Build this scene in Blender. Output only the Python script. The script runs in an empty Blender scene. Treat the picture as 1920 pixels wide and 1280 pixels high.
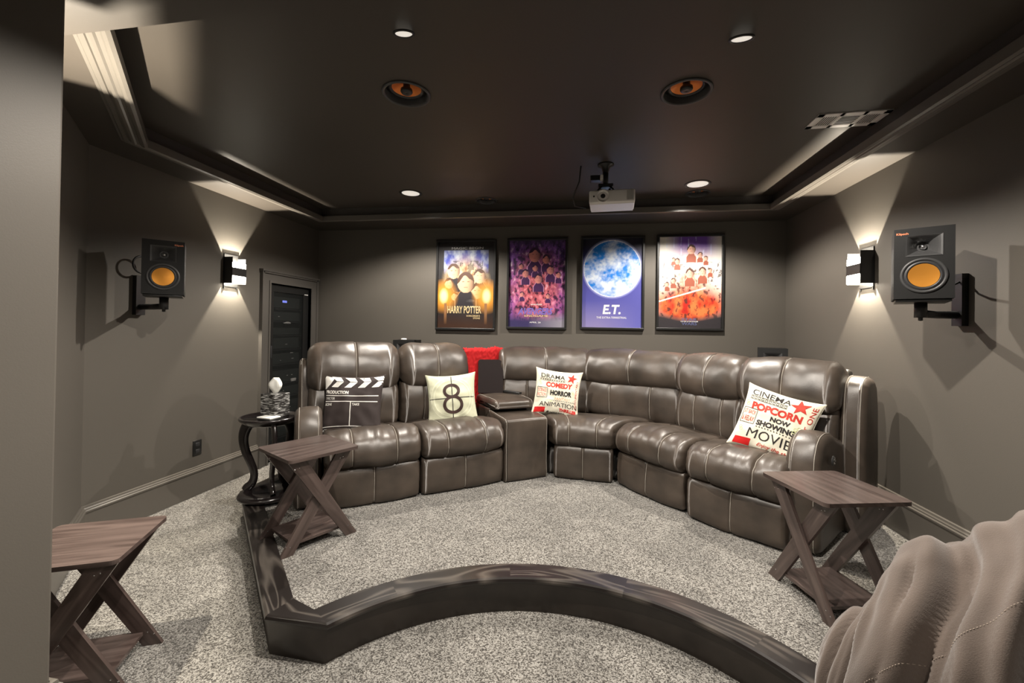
import bpy, bmesh, math, random
from math import sin, cos, pi, radians, sqrt, exp, atan2
from mathutils import Vector, Matrix, noise
random.seed(7)
C = bpy.context.scene.collection
SC = bpy.context.scene

# ------------------------------------------------------------------ camera, world, exposure
FPX = 799.8; YAW = -.1614; PITCH = .0069; ROLL = .0164
fw = Vector((sin(YAW)*cos(PITCH), cos(YAW)*cos(PITCH), sin(PITCH)))
rt = Vector((cos(YAW), -sin(YAW), 0)); up = rt.cross(fw)
r2 = rt*cos(ROLL) + up*sin(ROLL); u2 = up*cos(ROLL) - rt*sin(ROLL)
cam_d = bpy.data.cameras.new('camera'); cam = bpy.data.objects.new('camera', cam_d); C.objects.link(cam)
M = Matrix((r2, u2, -fw)).transposed().to_4x4(); M.translation = Vector((0, 0, 1.32))
cam.matrix_world = M
cam_d.sensor_fit = 'HORIZONTAL'; cam_d.sensor_width = 36; cam_d.lens = FPX*36/1920
cam_d.shift_y = -(640-610.4)/1920; cam_d.clip_start = .02
SC.camera = cam
w = bpy.data.worlds.new('world'); SC.world = w; w.use_nodes = True
w.node_tree.nodes['Background'].inputs[0].default_value = (.5, .5, .55, 1)
w.node_tree.nodes['Background'].inputs[1].default_value = .05
SC.view_settings.view_transform = 'Standard'; SC.view_settings.look = 'None'
SC.view_settings.exposure = 0.0; SC.view_settings.gamma = 1; SC.view_settings.use_curve_mapping = False
try: SC.cycles.use_denoising = True; SC.cycles.sample_clamp_indirect = 4
except Exception: pass
LP_DOWN = 168; LP_FRONT = 190; LP_SCONCE = 130; LP_FILL = 60
WARM = (1, .92, .82)
def spot(name, loc, power, size=150, blend=.5, rad=.03, color=WARM, d=(0, 0, -1), parent=None):
    l = bpy.data.lights.new(name, 'SPOT'); l.energy = power; l.spot_size = radians(size); l.spot_blend = blend
    l.shadow_soft_size = rad; l.color = color
    o = bpy.data.objects.new(name, l); C.objects.link(o); o.location = loc
    o.rotation_euler = Vector(d).to_track_quat('-Z', 'Y').to_euler()
    return o

# ------------------------------------------------------------------ materials
def mat(name, col, rough=.5, metal=0, spec=.5, bump=0, bscale=100, coat=0, emit=None, estr=0, mott=0, mscale=6, sheen=0, bdist=.002):
    m = bpy.data.materials.new(name); m.use_nodes = True; nt = m.node_tree; n = nt.nodes; L = nt.links
    b = n['Principled BSDF']; b.inputs['Base Color'].default_value = (*col, 1); b.inputs['Roughness'].default_value = rough
    b.inputs['Metallic'].default_value = metal; b.inputs['Specular IOR Level'].default_value = spec
    b.inputs['Coat Weight'].default_value = coat; b.inputs['Coat Roughness'].default_value = .15
    b.inputs['Sheen Weight'].default_value = sheen
    if emit: b.inputs['Emission Color'].default_value = (*emit, 1); b.inputs['Emission Strength'].default_value = estr
    tc = n.new('ShaderNodeTexCoord')
    if bump:
        x = n.new('ShaderNodeTexNoise'); x.inputs['Scale'].default_value = bscale; x.inputs['Detail'].default_value = 3
        L.new(tc.outputs['Object'], x.inputs['Vector']); bp = n.new('ShaderNodeBump')
        bp.inputs['Strength'].default_value = bump; bp.inputs['Distance'].default_value = bdist
        L.new(x.outputs['Fac'], bp.inputs['Height']); L.new(bp.outputs[0], b.inputs['Normal'])
    if mott:
        x = n.new('ShaderNodeTexNoise'); x.inputs['Scale'].default_value = mscale; x.inputs['Detail'].default_value = 4
        L.new(tc.outputs['Object'], x.inputs['Vector']); r = n.new('ShaderNodeValToRGB')
        r.color_ramp.elements[0].position = .3; r.color_ramp.elements[1].position = .7
        r.color_ramp.elements[0].color = (*[c*(1-mott) for c in col], 1); r.color_ramp.elements[1].color = (*[min(1, c*(1+mott)) for c in col], 1)
        L.new(x.outputs['Fac'], r.inputs[0]); L.new(r.outputs[0], b.inputs['Base Color'])
    return m
def wood(name, dark, light, rough=.35, stretch=(2.5, 30), wave=0, coat=0):
    m = mat(name, dark, rough, coat=coat); nt = m.node_tree; n = nt.nodes; L = nt.links; b = n['Principled BSDF']
    uv = n.new('ShaderNodeTexCoord'); mp = n.new('ShaderNodeMapping'); mp.inputs['Scale'].default_value = (stretch[0], stretch[1], 1)
    L.new(uv.outputs['UV'], mp.inputs[0])
    x = n.new('ShaderNodeTexNoise'); x.inputs['Scale'].default_value = 1.6; x.inputs['Detail'].default_value = 6; x.inputs['Distortion'].default_value = .6
    L.new(mp.outputs[0], x.inputs['Vector']); r = n.new('ShaderNodeValToRGB')
    r.color_ramp.elements[0].position = .35; r.color_ramp.elements[1].position = .68
    r.color_ramp.elements[0].color = (*dark, 1); r.color_ramp.elements[1].color = (*light, 1)
    src = x.outputs['Fac']
    if wave:
        x.inputs['Scale'].default_value = 1.0; x.inputs['Detail'].default_value = 1
        mp.inputs['Scale'].default_value = (1.5, 8, 1)
        mu = n.new('ShaderNodeMath'); mu.operation = 'MULTIPLY'; mu.inputs[1].default_value = 13
        fr = n.new('ShaderNodeMath'); fr.operation = 'PINGPONG'; fr.inputs[1].default_value = 1
        L.new(src, mu.inputs[0]); L.new(mu.outputs[0], fr.inputs[0]); src = fr.outputs[0]
        r.color_ramp.elements[0].position = .45; r.color_ramp.elements[1].position = 1
    L.new(src, r.inputs[0]); L.new(r.outputs[0], b.inputs['Base Color'])
    if not wave:
        bp = n.new('ShaderNodeBump'); bp.inputs['Strength'].default_value = .25; bp.inputs['Distance'].default_value = .0006
        L.new(src, bp.inputs['Height']); L.new(bp.outputs[0], b.inputs['Normal'])
    return m
def vcol_mat(name, rough=.4, coat=0):
    m = mat(name, (.5, .5, .5), rough, coat=coat); n = m.node_tree.nodes
    a = n.new('ShaderNodeVertexColor'); a.layer_name = 'Col'
    m.node_tree.links.new(a.outputs[0], n['Principled BSDF'].inputs['Base Color']); return m

M_wall = mat('wall_paint', (.101, .091, .078), .55, bump=.12, bscale=220, spec=.3)
M_ceil = mat('ceiling_paint', (.056, .048, .040), .5, spec=.3, bump=.05, bscale=150)
M_trim = mat('trim_paint', (.115, .104, .09), .32)
M_tray = mat('tray_paint', (.05, .044, .04), .5)
M_casing = mat('casing_paint', (.085, .078, .07), .35)
M_black = mat('black_plastic', (.012, .012, .012), .35)
M_blackm = mat('black_vinyl', (.009, .009, .009), .55, spec=.35, bump=.2, bscale=500)
M_rubber = mat('rubber_surround', (.03, .03, .032), .45)
M_horn = mat('horn_plastic', (.045, .045, .046), .45)
M_copper = mat('copper_cone', (.90, .38, .06), .30, .7)
M_copperd = mat('copper_cone_ceiling', (.80, .24, .05), .35, .55)
M_chrome = mat('chrome', (.7, .7, .7), .15, 1)
M_glow = mat('lamp_diffuser', (.8, .78, .72), .6, emit=(1, .94, .84), estr=.62)
M_glassglow = mat('sconce_glass', (.9, .9, .85), .4, emit=(1, .93, .8), estr=22)
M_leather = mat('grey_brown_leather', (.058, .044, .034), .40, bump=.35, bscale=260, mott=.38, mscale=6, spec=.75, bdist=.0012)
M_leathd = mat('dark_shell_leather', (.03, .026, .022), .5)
M_stitch = mat('pale_thread', (.42, .39, .34), .7)
M_walnut = wood('espresso_laminate', (.046, .031, .027), (.105, .076, .067), .34, stretch=(2, 22), coat=.15)
M_nosing = wood('stained_oak', (.013, .010, .009), (.085, .073, .063), .30, wave=1, coat=.15)
M_riser = mat('riser_stain', (.028, .022, .018), .3, mott=.3, mscale=8)
M_ebony = mat('black_lacquer', (.012, .009, .009), .2, coat=.5)
M_white = mat('white_plastic', (.78, .76, .73), .4)
M_whited = mat('grey_vent', (.22, .21, .2), .5)
M_paper = mat('tissue_paper', (.85, .85, .8), .8)
M_red = mat('red_shag', (.42, .004, .006), .9)
M_suede = mat('brown_suede', (.092, .068, .054), .85, bump=.4, bscale=420, mott=.14, mscale=7, sheen=.35)
M_seam = mat('suede_seam', (.34, .28, .23), .8)
M_glass = mat('tinted_glass', (.02, .022, .022), .08, spec=.5)
M_glass.node_tree.nodes['Principled BSDF'].inputs['Alpha'].default_value = .35
M_pglass = mat('poster_glass', (0, 0, 0), .03)
M_pglass.node_tree.nodes['Principled BSDF'].inputs['Alpha'].default_value = .06
M_equip = mat('rack_equipment', (.035, .040, .038), .4)
M_led = mat('blue_display', (.02, .02, .1), .5, emit=(.25, .3, 1), estr=2.5)
M_printk = mat('print_black', (.022, .018, .017), .8)
M_printb = mat('print_brown', (.045, .022, .018), .8)
M_printr = mat('print_red', (.55, .04, .025), .8)
M_printbr = mat('print_bright_red', (.62, .008, .008), .8)
M_printo = mat('print_orange', (.75, .3, .17), .8)
M_printg = mat('print_green', (.60, .66, .32), .8)
M_cream = mat('cream_canvas', (.80, .76, .62), .85, bump=.3, bscale=600)
M_sage = mat('sage_canvas', (.60, .61, .45), .85, bump=.3, bscale=600)
M_ring = mat('print_pale_ring', (.76, .77, .60), .85)
M_clap = mat('charcoal_canvas', (.035, .025, .024), .8, bump=.3, bscale=600)
M_printw = mat('print_white', (.85, .83, .78), .8)
M_texthp = mat('poster_gold', (.8, .62, .32), .5)
M_textw = mat('poster_white', (.9, .9, .9), .5)
M_textav = mat('poster_violet', (.22, .16, .55), .5)
M_textbl = mat('poster_slate', (.12, .14, .3), .5)
M_klip = mat('copper_badge', (.75, .25, .12), .5)

def carpet():
    m = mat('speckled_carpet', (.4, .38, .34), .95, spec=.1, sheen=.2); nt = m.node_tree; n = nt.nodes; L = nt.links; b = n['Principled BSDF']
    tc = n.new('ShaderNodeTexCoord')
    f = n.new('ShaderNodeTexVoronoi'); f.inputs['Scale'].default_value = 205; sp_ = n.new('ShaderNodeSeparateColor')
    L.new(tc.outputs['Object'], f.inputs['Vector'])
    r = n.new('ShaderNodeValToRGB'); e = r.color_ramp.elements
    e[0].position = .05; e[0].color = (.045, .039, .033, 1); e[1].position = .80; e[1].color = (.43, .412, .377, 1)
    k = e.new(.38); k.color = (.165, .153, .135, 1)
    L.new(f.outputs['Color'], sp_.inputs[0]); L.new(sp_.outputs[0], r.inputs[0])
    g = n.new('ShaderNodeTexNoise'); g.inputs['Scale'].default_value = 3.2; g.inputs['Detail'].default_value = 5; g.inputs['Distortion'].default_value = .5
    L.new(tc.outputs['Object'], g.inputs['Vector'])
    r3 = n.new('ShaderNodeValToRGB'); r3.color_ramp.elements[0].position = .36; r3.color_ramp.elements[0].color = (.78, .78, .78, 1)
    r3.color_ramp.elements[1].position = .58; r3.color_ramp.elements[1].color = (1, 1, 1, 1)
    L.new(g.outputs['Fac'], r3.inputs[0])
    mx = n.new('ShaderNodeMix'); mx.data_type = 'RGBA'; mx.blend_type = 'MULTIPLY'; mx.inputs[0].default_value = 1
    L.new(r.outputs[0], mx.inputs[6]); L.new(r3.outputs[0], mx.inputs[7]); L.new(mx.outputs[2], b.inputs['Base Color'])
    bp = n.new('ShaderNodeBump'); bp.inputs['Strength'].default_value = .9; bp.inputs['Distance'].default_value = .006
    L.new(f.outputs['Distance'], bp.inputs['Height']); bp.invert = True; L.new(bp.outputs[0], b.inputs['Normal'])
    return m
M_carpet = carpet()

# ------------------------------------------------------------------ object helpers
def link(name, verts, faces, mats, parent=None, smooth=False, mi=None, mw=None):
    me = bpy.data.meshes.new(name); me.from_pydata([tuple(v) for v in verts], [], faces)
    for m in (mats if isinstance(mats, (list, tuple)) else [mats]): me.materials.append(m)
    if mi: me.polygons.foreach_set('material_index', mi)
    me.polygons.foreach_set('use_smooth', [smooth]*len(me.polygons) if not isinstance(smooth, list) else smooth)
    me.update()
    o = bpy.data.objects.new(name, me); C.objects.link(o)
    if parent: o.parent = parent
    if mw is not None: o.matrix_local = mw
    return o
def thing(name, label, cat, loc=(0, 0, 0), rz=0, group=None):
    o = bpy.data.objects.new(name, None); C.objects.link(o); o.empty_display_size = .05
    o.location = loc; o.rotation_euler = (0, 0, rz); o['label'] = label; o['category'] = cat
    if group: o['group'] = group
    return o
def tag(o, label, cat, group=None):
    o['label'] = label; o['category'] = cat
    if group: o['group'] = group
    return o
def struct(o): o['kind'] = 'structure'; return o

class MB:
    def __init__(s): s.v = []; s.f = []; s.mi = []; s.sm = []
    def add(s, v, f, mi=0, sm=False):
        b = len(s.v); s.v += [Vector(p) for p in v]; s.f += [tuple(i+b for i in q) for q in f]
        s.mi += [mi]*len(f); s.sm += [sm]*len(f); return s
    def box(s, x0, x1, y0, y1, z0, z1, mi=0):
        v = [(x, y, z) for x in (x0, x1) for y in (y0, y1) for z in (z0, z1)]
        return s.add(v, [(0, 1, 3, 2), (4, 6, 7, 5), (0, 4, 5, 1), (2, 3, 7, 6), (0, 2, 6, 4), (1, 5, 7, 3)], mi)
    def rbox(s, x0, x1, y0, y1, z0, z1, r=.005, seg=3, mi=0, sm=True, mtx=None):
        bm = bmesh.new(); bmesh.ops.create_cube(bm, size=1)
        for v in bm.verts:
            v.co = Vector(((x0+x1)/2+v.co.x*(x1-x0), (y0+y1)/2+v.co.y*(y1-y0), (z0+z1)/2+v.co.z*(z1-z0)))
        bmesh.ops.bevel(bm, geom=bm.edges[:], offset=r, segments=seg, affect='EDGES', profile=.5)
        bm.verts.index_update()
        vs = [v.co.copy() for v in bm.verts]
        if mtx is not None: vs = [mtx @ v for v in vs]
        s.add(vs, [tuple(v.index for v in f.verts) for f in bm.faces], mi, sm); bm.free(); return s
    def prism(s, poly, a, b, axis='z', mi=0, sm=False):   # poly in the two other axes
        n = len(poly)
        def P(p, t):
            return {'z': (p[0], p[1], t), 'y': (p[0], t, p[1]), 'x': (t, p[0], p[1])}[axis]
        v = [P(p, a) for p in poly]+[P(p, b) for p in poly]
        s.add(v, [(i, (i+1) % n, n+(i+1) % n, n+i) for i in range(n)], mi, sm)
        return s.add(v, [tuple(range(n))[::-1], tuple(range(n, 2*n))], mi)
    def lathe(s, prof, seg=32, c=(0, 0, 0), mi=0, mtx=None, cap=False):   # prof (r,z)
        v = []
        for r, z in prof:
            for k in range(seg):
                a = 2*pi*k/seg; v.append(Vector((r*cos(a), r*sin(a), z)))
        if mtx is not None: v = [mtx @ p for p in v]
        v = [p+Vector(c) for p in v]
        f = [(i*seg+k, i*seg+(k+1) % seg, (i+1)*seg+(k+1) % seg, (i+1)*seg+k) for i in range(len(prof)-1) for k in range(seg)]
        if cap: f += [tuple(range(seg))[::-1], tuple(range((len(prof)-1)*seg, len(prof)*seg))]
        return s.add(v, f, mi, True)
    def tube(s, pts, r=.01, seg=8, mi=0, closed=False):
        pts = [Vector(p) for p in pts]; n = len(pts); v = []; nrm = None
        rr = r if isinstance(r, (list, tuple)) else [r]*n
        for i, p in enumerate(pts):
            t = (pts[(i+1) % n]-pts[i-1]) if closed else (pts[min(i+1, n-1)]-pts[max(i-1, 0)])
            if t.length < 1e-9: t = Vector((0, 0, 1))
            t.normalize()
            if nrm is None: nrm = t.orthogonal().normalized()
            nrm = (nrm-t*nrm.dot(t)); nrm = nrm.normalized() if nrm.length > 1e-6 else t.orthogonal().normalized()
            bn = t.cross(nrm)
            for k in range(seg):
                a = 2*pi*k/seg; v.append(p+(nrm*cos(a)+bn*sin(a))*rr[i])
        m = n if closed else n-1
        f = [(i*seg+k, i*seg+(k+1) % seg, ((i+1) % n)*seg+(k+1) % seg, ((i+1) % n)*seg+k) for i in range(m) for k in range(seg)]
        if not closed: f += [tuple(range(seg))[::-1], tuple(range((n-1)*seg, n*seg))]
        return s.add(v, f, mi, True)
    def xf(s, m): s.v = [m @ v for v in s.v]; return s
    def build(s, name, mats, parent=None, mw=None):
        return link(name, s.v, s.f, mats, parent, s.sm, s.mi, mw)
def uvproj(o, a, off=(0, 0)):
    me = o.data; uv = me.uv_layers.new(name='UVMap'); a = Vector(a).normalized()
    for p in me.polygons:
        b = p.normal.cross(a)
        if b.length < .3: b = a.orthogonal()
        b.normalize()
        for li in p.loop_indices:
            co = me.vertices[me.loops[li].vertex_index].co
            uv.data[li].uv = (co.dot(a)+off[0], co.dot(b)+off[1])
    return o
def sweep(name, path, prof, mats, closed=False, parent=None, uvs=False, smooth=False):
    """profile (offset to the left of the path, z) along a plan polyline with mitred corners"""
    n = len(path); P = [Vector((p[0], p[1])) for p in path]; cols = []
    for i in range(n):
        a = P[i]-P[i-1] if (i or closed) else P[1]-P[0]
        b = P[(i+1) % n]-P[i] if (i < n-1 or closed) else a
        a = a.normalized(); b = b.normalized(); na = Vector((-a.y, a.x)); nb = Vector((-b.y, b.x))
        m = (na+nb); m = m/(m.length_squared)*2 if m.length > 1e-6 else na
        cols.append([(P[i].x+m.x*o, P[i].y+m.y*o, z) for o, z in prof])
    k = len(prof); v = [q for c in cols for q in c]; f = []
    for i in range(n if closed else n-1):
        j = (i+1) % n
        for t in range(k): f.append((i*k+t, j*k+t, j*k+(t+1) % k, i*k+(t+1) % k))
    if not closed: f += [tuple(range(k)), tuple(range((n-1)*k, n*k))[::-1]]
    o = link(name, v, f, mats, parent, smooth)
    bm = bmesh.new(); bm.from_mesh(o.data); bmesh.ops.recalc_face_normals(bm, faces=bm.faces[:]); bm.to_mesh(o.data); bm.free()
    return o
TXT = {}
def text_mesh(s, size=1.0, bold=0, shear=0, space=1.0, sub=0):
    cu = bpy.data.curves.new('t', 'FONT'); cu.body = s; cu.size = 1; cu.align_x = 'CENTER'; cu.align_y = 'CENTER'
    cu.offset = bold; cu.shear = shear; cu.space_character = space; cu.resolution_u = 3
    o = bpy.data.objects.new('t', cu); C.objects.link(o)
    me = o.to_mesh(); v = [Vector(x.co) for x in me.vertices]; f = [tuple(p.vertices) for p in me.polygons]
    o.to_mesh_clear(); bpy.data.objects.remove(o); bpy.data.curves.remove(cu)
    x0 = min(p.x for p in v); x1 = max(p.x for p in v); y0 = min(p.y for p in v); y1 = max(p.y for p in v)
    v = [Vector(((p.x-(x0+x1)/2)/(x1-x0), (p.y-(y0+y1)/2)/(y1-y0), 0)) for p in v]
    return v, f    # normalised to a unit box

# ------------------------------------------------------------------ ROOM
XL, XR, YB, ZS, ZP, ZC = -2.916, 1.886, 4.358, 2.378, .147, 2.47
Y1 = 2.097; HB = .2215; YN = -2.4
S45 = -.819           # angled wall: x + y = S45
PX, PY = -1.585, 1.07
PA = (S45-PY, PY)     # where the wall stub meets the angled wall
# floor (lower level) and platform
link('floor', [(XL-.2, YN-.1, 0), (XR+.2, YN-.1, 0), (XR+.2, YB+.2, 0), (XL-.2, YB+.2, 0)], [(0, 1, 2, 3)], M_carpet)['kind'] = 'structure'
AC = Vector((-.090, .938)); RI = 1.171; RLIP = 1.044; RR = 1.063
a0 = atan2(1.53-AC.y, -.958-AC.x); a1 = atan2(1.53-AC.y, .778-AC.x)
NA = 56
def arc(r): return [(AC.x+r*cos(a0+(a1-a0)*i/NA), AC.y+r*sin(a0+(a1-a0)*i/NA)) for i in range(NA+1)]
lip = [(-2.33, YB), (-2.33, 2.635), (-1.225, 1.525)] + arc(RLIP) + [(.80, 1.512), (XR, 1.512)]
inn = [(-2.22, YB), (-2.22, 2.685), (-1.185, 1.645)] + arc(RI) + [(.845, 1.632), (XR, 1.632)]
ri = [(-2.31, YB), (-2.31, 2.643), (-1.217, 1.545)] + arc(RR) + [(.803, 1.532), (XR, 1.532)]
vs = [(x, y, ZP) for x, y in inn]+[(XR, YB, ZP)]
struct(link('floor', vs, [tuple(range(len(vs)))[::-1]], M_carpet))
# nosing boards, one ring with planks
def strip(name, A, B, z0, z1, mats):
    n = len(A); mb = MB(); v = []
    for i in range(n):
        ax, ay = A[i]; bx, by = B[i]; dx, dy = ax-bx, ay-by; L = sqrt(dx*dx+dy*dy); ux, uy = dx/L, dy/L
        r = (z1-z0)/2
        v += [(bx, by, z0), (ax-ux*r, ay-uy*r, z0), (ax-ux*r*.3, ay-uy*r*.3, z0+r*.3), (ax, ay, z0+r), (ax-ux*r*.3, ay-uy*r*.3, z1-r*.3), (ax-ux*r, ay-uy*r, z1), (bx, by, z1)]
    k = 7; f = [(i*k+t, i*k+(t+1) % k, (i+1)*k+(t+1) % k, (i+1)*k+t) for i in range(n-1) for t in range(k)]
    o = link(name, v, f, mats, smooth=False); me = o.data; uv = me.uv_layers.new(name='UVMap')
    s = [0]
    for i in range(1, n): s.append(s[-1]+sqrt((A[i][0]-A[i-1][0])**2+(A[i][1]-A[i-1][1])**2))
    cut = [0, 1, 2, 3] + [3+8+14*q for q in range(4)] + [3+NA, 3+NA+1]
    fi = 0
    for i in range(n-1):
        pl = sum(1 for c in cut if c <= i); off = (pl*3.71, pl*1.93)
        for t in range(k):
            for li in me.polygons[fi].loop_indices:
                vi = me.loops[li].vertex_index; ci, ti = divmod(vi, k)
                uv.data[li].uv = (s[ci]+off[0], (0 if ti in (0, 6) else .115)+off[1])
            fi += 1
    return o
struct(strip('trim_1', lip, inn, ZP-.012, ZP+.016, M_nosing))
v = []
for x, y in ri: v += [(x, y, 0), (x, y, ZP-.008)]
struct(link('trim_2', v, [(2*i, 2*i+1, 2*i+3, 2*i+2) for i in range(len(ri)-1)], M_riser, smooth=True))
# walls
DY0, DY1, DZ = 3.60, 4.21, 1.715    # rack door opening in the left wall
H = 2.62
mb = MB(); T = .1
mb.box(XL-T, XL, Y1-.0, DY0, 0, H).box(XL-T, XL, DY1, YB, 0, H).box(XL-T, XL, DY0, DY1, DZ, H)
struct(mb.build('wall_left', M_wall))
struct(MB().box(XL-T, XR+T, YB, YB+T, 0, H).build('wall_back', M_wall))
struct(MB().box(XR, XR+T, YN, YB, 0, H).build('wall_right', M_wall))
struct(MB().prism([(XL, Y1), (PA[0], PA[1]), (PA[0]-.07, PA[1]-.07), (XL-.1, Y1-.0)], 0, H).build('wall_angled', M_wall))
struct(MB().rbox(PA[0]-.02, PX, YN, PY, 0, H, r=.008, sm=False).build('wall_near', M_wall))
struct(MB().box(PA[0], XR+T, YN-T, YN, 0, H).build('wall_front', M_wall))
# soffit with the tray opening
inner = [(-1.64, 1.23), (1.53, 1.23), (1.53, 3.82), (-2.52, 3.82), (-2.52, 2.11)]
outer = [(XL-.05, YN), (XR+.05, YN), (XR+.05, YB+.05), (XL-.05, YB+.05)]
bm = bmesh.new()
for loop in (outer, inner):
    vv = [bm.verts.new((x, y, ZS)) for x, y in loop]
    for i in range(len(vv)): bm.edges.new((vv[i], vv[(i+1) % len(vv)]))
bmesh.ops.triangle_fill(bm, edges=bm.edges[:], use_beauty=True)
for f in bm.faces:
    if f.normal.z > 0: f.normal_flip()
me = bpy.data.meshes.new('ceiling'); bm.to_mesh(me); bm.free(); me.materials.append(M_ceil)
o = bpy.data.objects.new('ceiling', me); C.objects.link(o); o['kind'] = 'structure'
struct(MB().box(XL-.05, XR+.05, YN, 1.232, ZS-.042, ZS+.02).build('ceiling', M_ceil))
tr = [(-1.655, 1.195), (1.565, 1.195), (1.565, 3.855), (-2.555, 3.855), (-2.555, 2.125)]
v = []
for (x, y) in tr: v += [(x, y, ZS+.001), (x, y, ZC)]
struct(link('trim_3', v, [(2*i, 2*((i+1) % 5), 2*((i+1) % 5)+1, 2*i+1) for i in range(5)], M_tray))
bm = bmesh.new(); loops = [[(XL-.2, YN-.2), (XR+.2, YN-.2), (XR+.2, YB+.2), (XL-.2, YB+.2)]]
for x, y, r in ((-.87, 1.985, .118), (.48, 2.144, .118), (-.863, 3.745, .098), (.937, 3.735, .098)):
    loops.append([(x+r*.93*cos(2*pi*k/40), y+r*.93*sin(2*pi*k/40)) for k in range(40)])
for loop in loops:
    vv = [bm.verts.new((x, y, ZC)) for x, y in loop]
    for i in range(len(vv)): bm.edges.new((vv[i], vv[(i+1) % len(vv)]))
bmesh.ops.triangle_fill(bm, edges=bm.edges[:], use_beauty=True)
for f in bm.faces:
    if f.normal.z > 0: f.normal_flip()
me = bpy.data.meshes.new('ceiling'); bm.to_mesh(me); bm.free(); me.materials.append(M_ceil)
o = bpy.data.objects.new('ceiling', me); C.objects.link(o); o['kind'] = 'structure'
# stepped moulding hung under the soffit round the tray (open side towards the viewer)
pr = [(-.002, ZS+.012), (-.002, ZS-.034), (.012, ZS-.040), (.026, ZS-.034), (.034, ZS-.022), (.048, ZS-.020), (.056, ZS-.026), (.068, ZS-.026), (.072, ZS-.012),
      (.082, ZS-.010), (.086, ZS-.016), (.104, ZS-.016), (.110, ZS-.008), (.122, ZS-.006), (.124, ZS+.004)]
path = [(1.53, 1.232), (1.53, 3.82), (-2.52, 3.82), (-2.52, 2.11), (-1.642, 1.232)]
struct(sweep('trim_4', path, [(-o_, z) for o_, z in pr], M_trim))
# baseboards
def base_prof(z): return [(0, z), (.018, z), (.018, z+HB-.045), (.026, z+HB-.040), (.027, z+HB-.030), (.020, z+HB-.024), (.020, z+HB-.018), (.014, z+HB-.012), (.012, z+HB-.002), (.006, z+HB), (0, z+HB)]
CY0 = DY0-.105; CY1 = DY1+.10
struct(sweep('baseboard_left', [(XL, CY0), (XL, Y1), PA, (PX, PY), (PX, YN)], base_prof(0), M_trim))
struct(sweep('baseboard_right', [(XR, 1.64), (XR, YB)], base_prof(ZP), M_trim))
struct(sweep('baseboard_front', [(XR, YN), (XR, 1.50)], base_prof(0), M_trim))
struct(sweep('baseboard_back', [(XR, YB), (XL, YB)], base_prof(ZP), M_trim))
# door casing
mb = MB()
def cas(y0, y1, z0, z1):
    mb.box(XL, XL+.022, y0, y1, z0, z1)
mb.box(XL, XL+.02, CY0, DY0, 0, DZ).box(XL, XL+.02, DY1, CY1, 0, DZ).box(XL, XL+.02, CY0, CY1, DZ, DZ+.085)
mb.box(XL, XL+.034, CY0-.012, CY0+.012, 0, DZ+.10).box(XL, XL+.034, CY1-.012, CY1+.012, 0, DZ+.10).box(XL, XL+.034, CY0, CY1, DZ+.085, DZ+.10)
mb.box(XL, XL+.042, CY0-.02, CY1+.02, DZ+.10, DZ+.118).box(XL, XL+.028, DY0-.02, DY0, 0, DZ+.02).box(XL, XL+.028, DY1, DY1+.02, 0, DZ+.02).box(XL, XL+.028, DY0, DY1, DZ, DZ+.02)
mb.box(XL-.3, XL+.02, DY0-.012, DY0, 0, DZ).box(XL-.3, XL+.02, DY1, DY1+.012, 0, DZ).box(XL-.3, XL+.02, DY0, DY1, DZ, DZ+.012)
struct(mb.build('door_1', M_casing))

# ------------------------------------------------------------------ ceiling fittings
def flip(): return Matrix.Rotation(pi, 4, 'X')
DL_POS = [(-.698, 1.556, 'above the near end of the seating, nearest the bare ceiling corner'), (.595, 1.762, 'between the ceiling speaker and the near right edge of the picture'),
          (-1.466, 3.469, 'near the dark tray edge above the clapperboard pillow seat'), (.877, 3.503, 'beside the projector, above the small rear speaker')]
DL_LAB = ['white recessed ceiling downlight, leftmost of the near pair', 'white recessed ceiling downlight, rightmost of the near pair, nearest the air vent',
          'white recessed ceiling downlight near the back tray edge, far side from the projector', 'white recessed ceiling downlight right beside the hanging projector']
def downlight(x, y, label, r, tilt):
    t = thing('ceiling_downlight', label, 'ceiling light', (x, y, ZC), 0, 'recessed downlights in the tray ceiling')
    q = Matrix.Translation((0, 0, -r*sin(tilt)-.001)) @ Matrix.Rotation(tilt, 4, 'X')
    MB().lathe([(r, .002), (r, -.001), (r*.97, -.004), (r*.88, -.005), (r*.80, -.003), (r*.78, .001)], 40, mtx=q).build('trim_ring', M_black, t)
    MB().lathe([(.0001, -.001), (r*.5, -.0012), (r*.81, -.0005)], 40, mtx=q).build('diffuser', M_glow, t)
    spot('downlight_lamp', (x, y, ZC-.03), LP_DOWN, 149, .4, .020)
    return t
for i, ((x, y, _), lb) in enumerate(zip(DL_POS, DL_LAB)): downlight(x, y, lb, (.041, .046, .095, .098)[i], radians((16, 16, 0, 0)[i]))
def ceil_speaker(x, y, r, label):
    t = thing('ceiling_speaker', label, 'speaker', (x, y, ZC), 0, 'round speakers set in the ceiling')
    MB().lathe([(r, -.001), (r, -.006), (r*.96, -.009), (r*.90, -.008), (r*.87, -.003), (r*.85, .03)], 40).build('bezel', M_horn, t)
    MB().lathe([(r*.86, .030), (r*.74, .024), (r*.70, .018), (r*.64, .018), (r*.60, .026)], 40).build('surround', M_black, t)
    MB().lathe([(r*.61, .025), (r*.4, .040), (r*.15, .052), (.0001, .054)], 40).build('cone', M_copperd, t)
    MB().lathe([(r*.14, .052), (r*.15, .03), (r*.24, .022), (r*.25, .010), (r*.20, .002), (r*.08, .003), (.0001, .006)], 32).build('tweeter', M_black, t)
    return t
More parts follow.
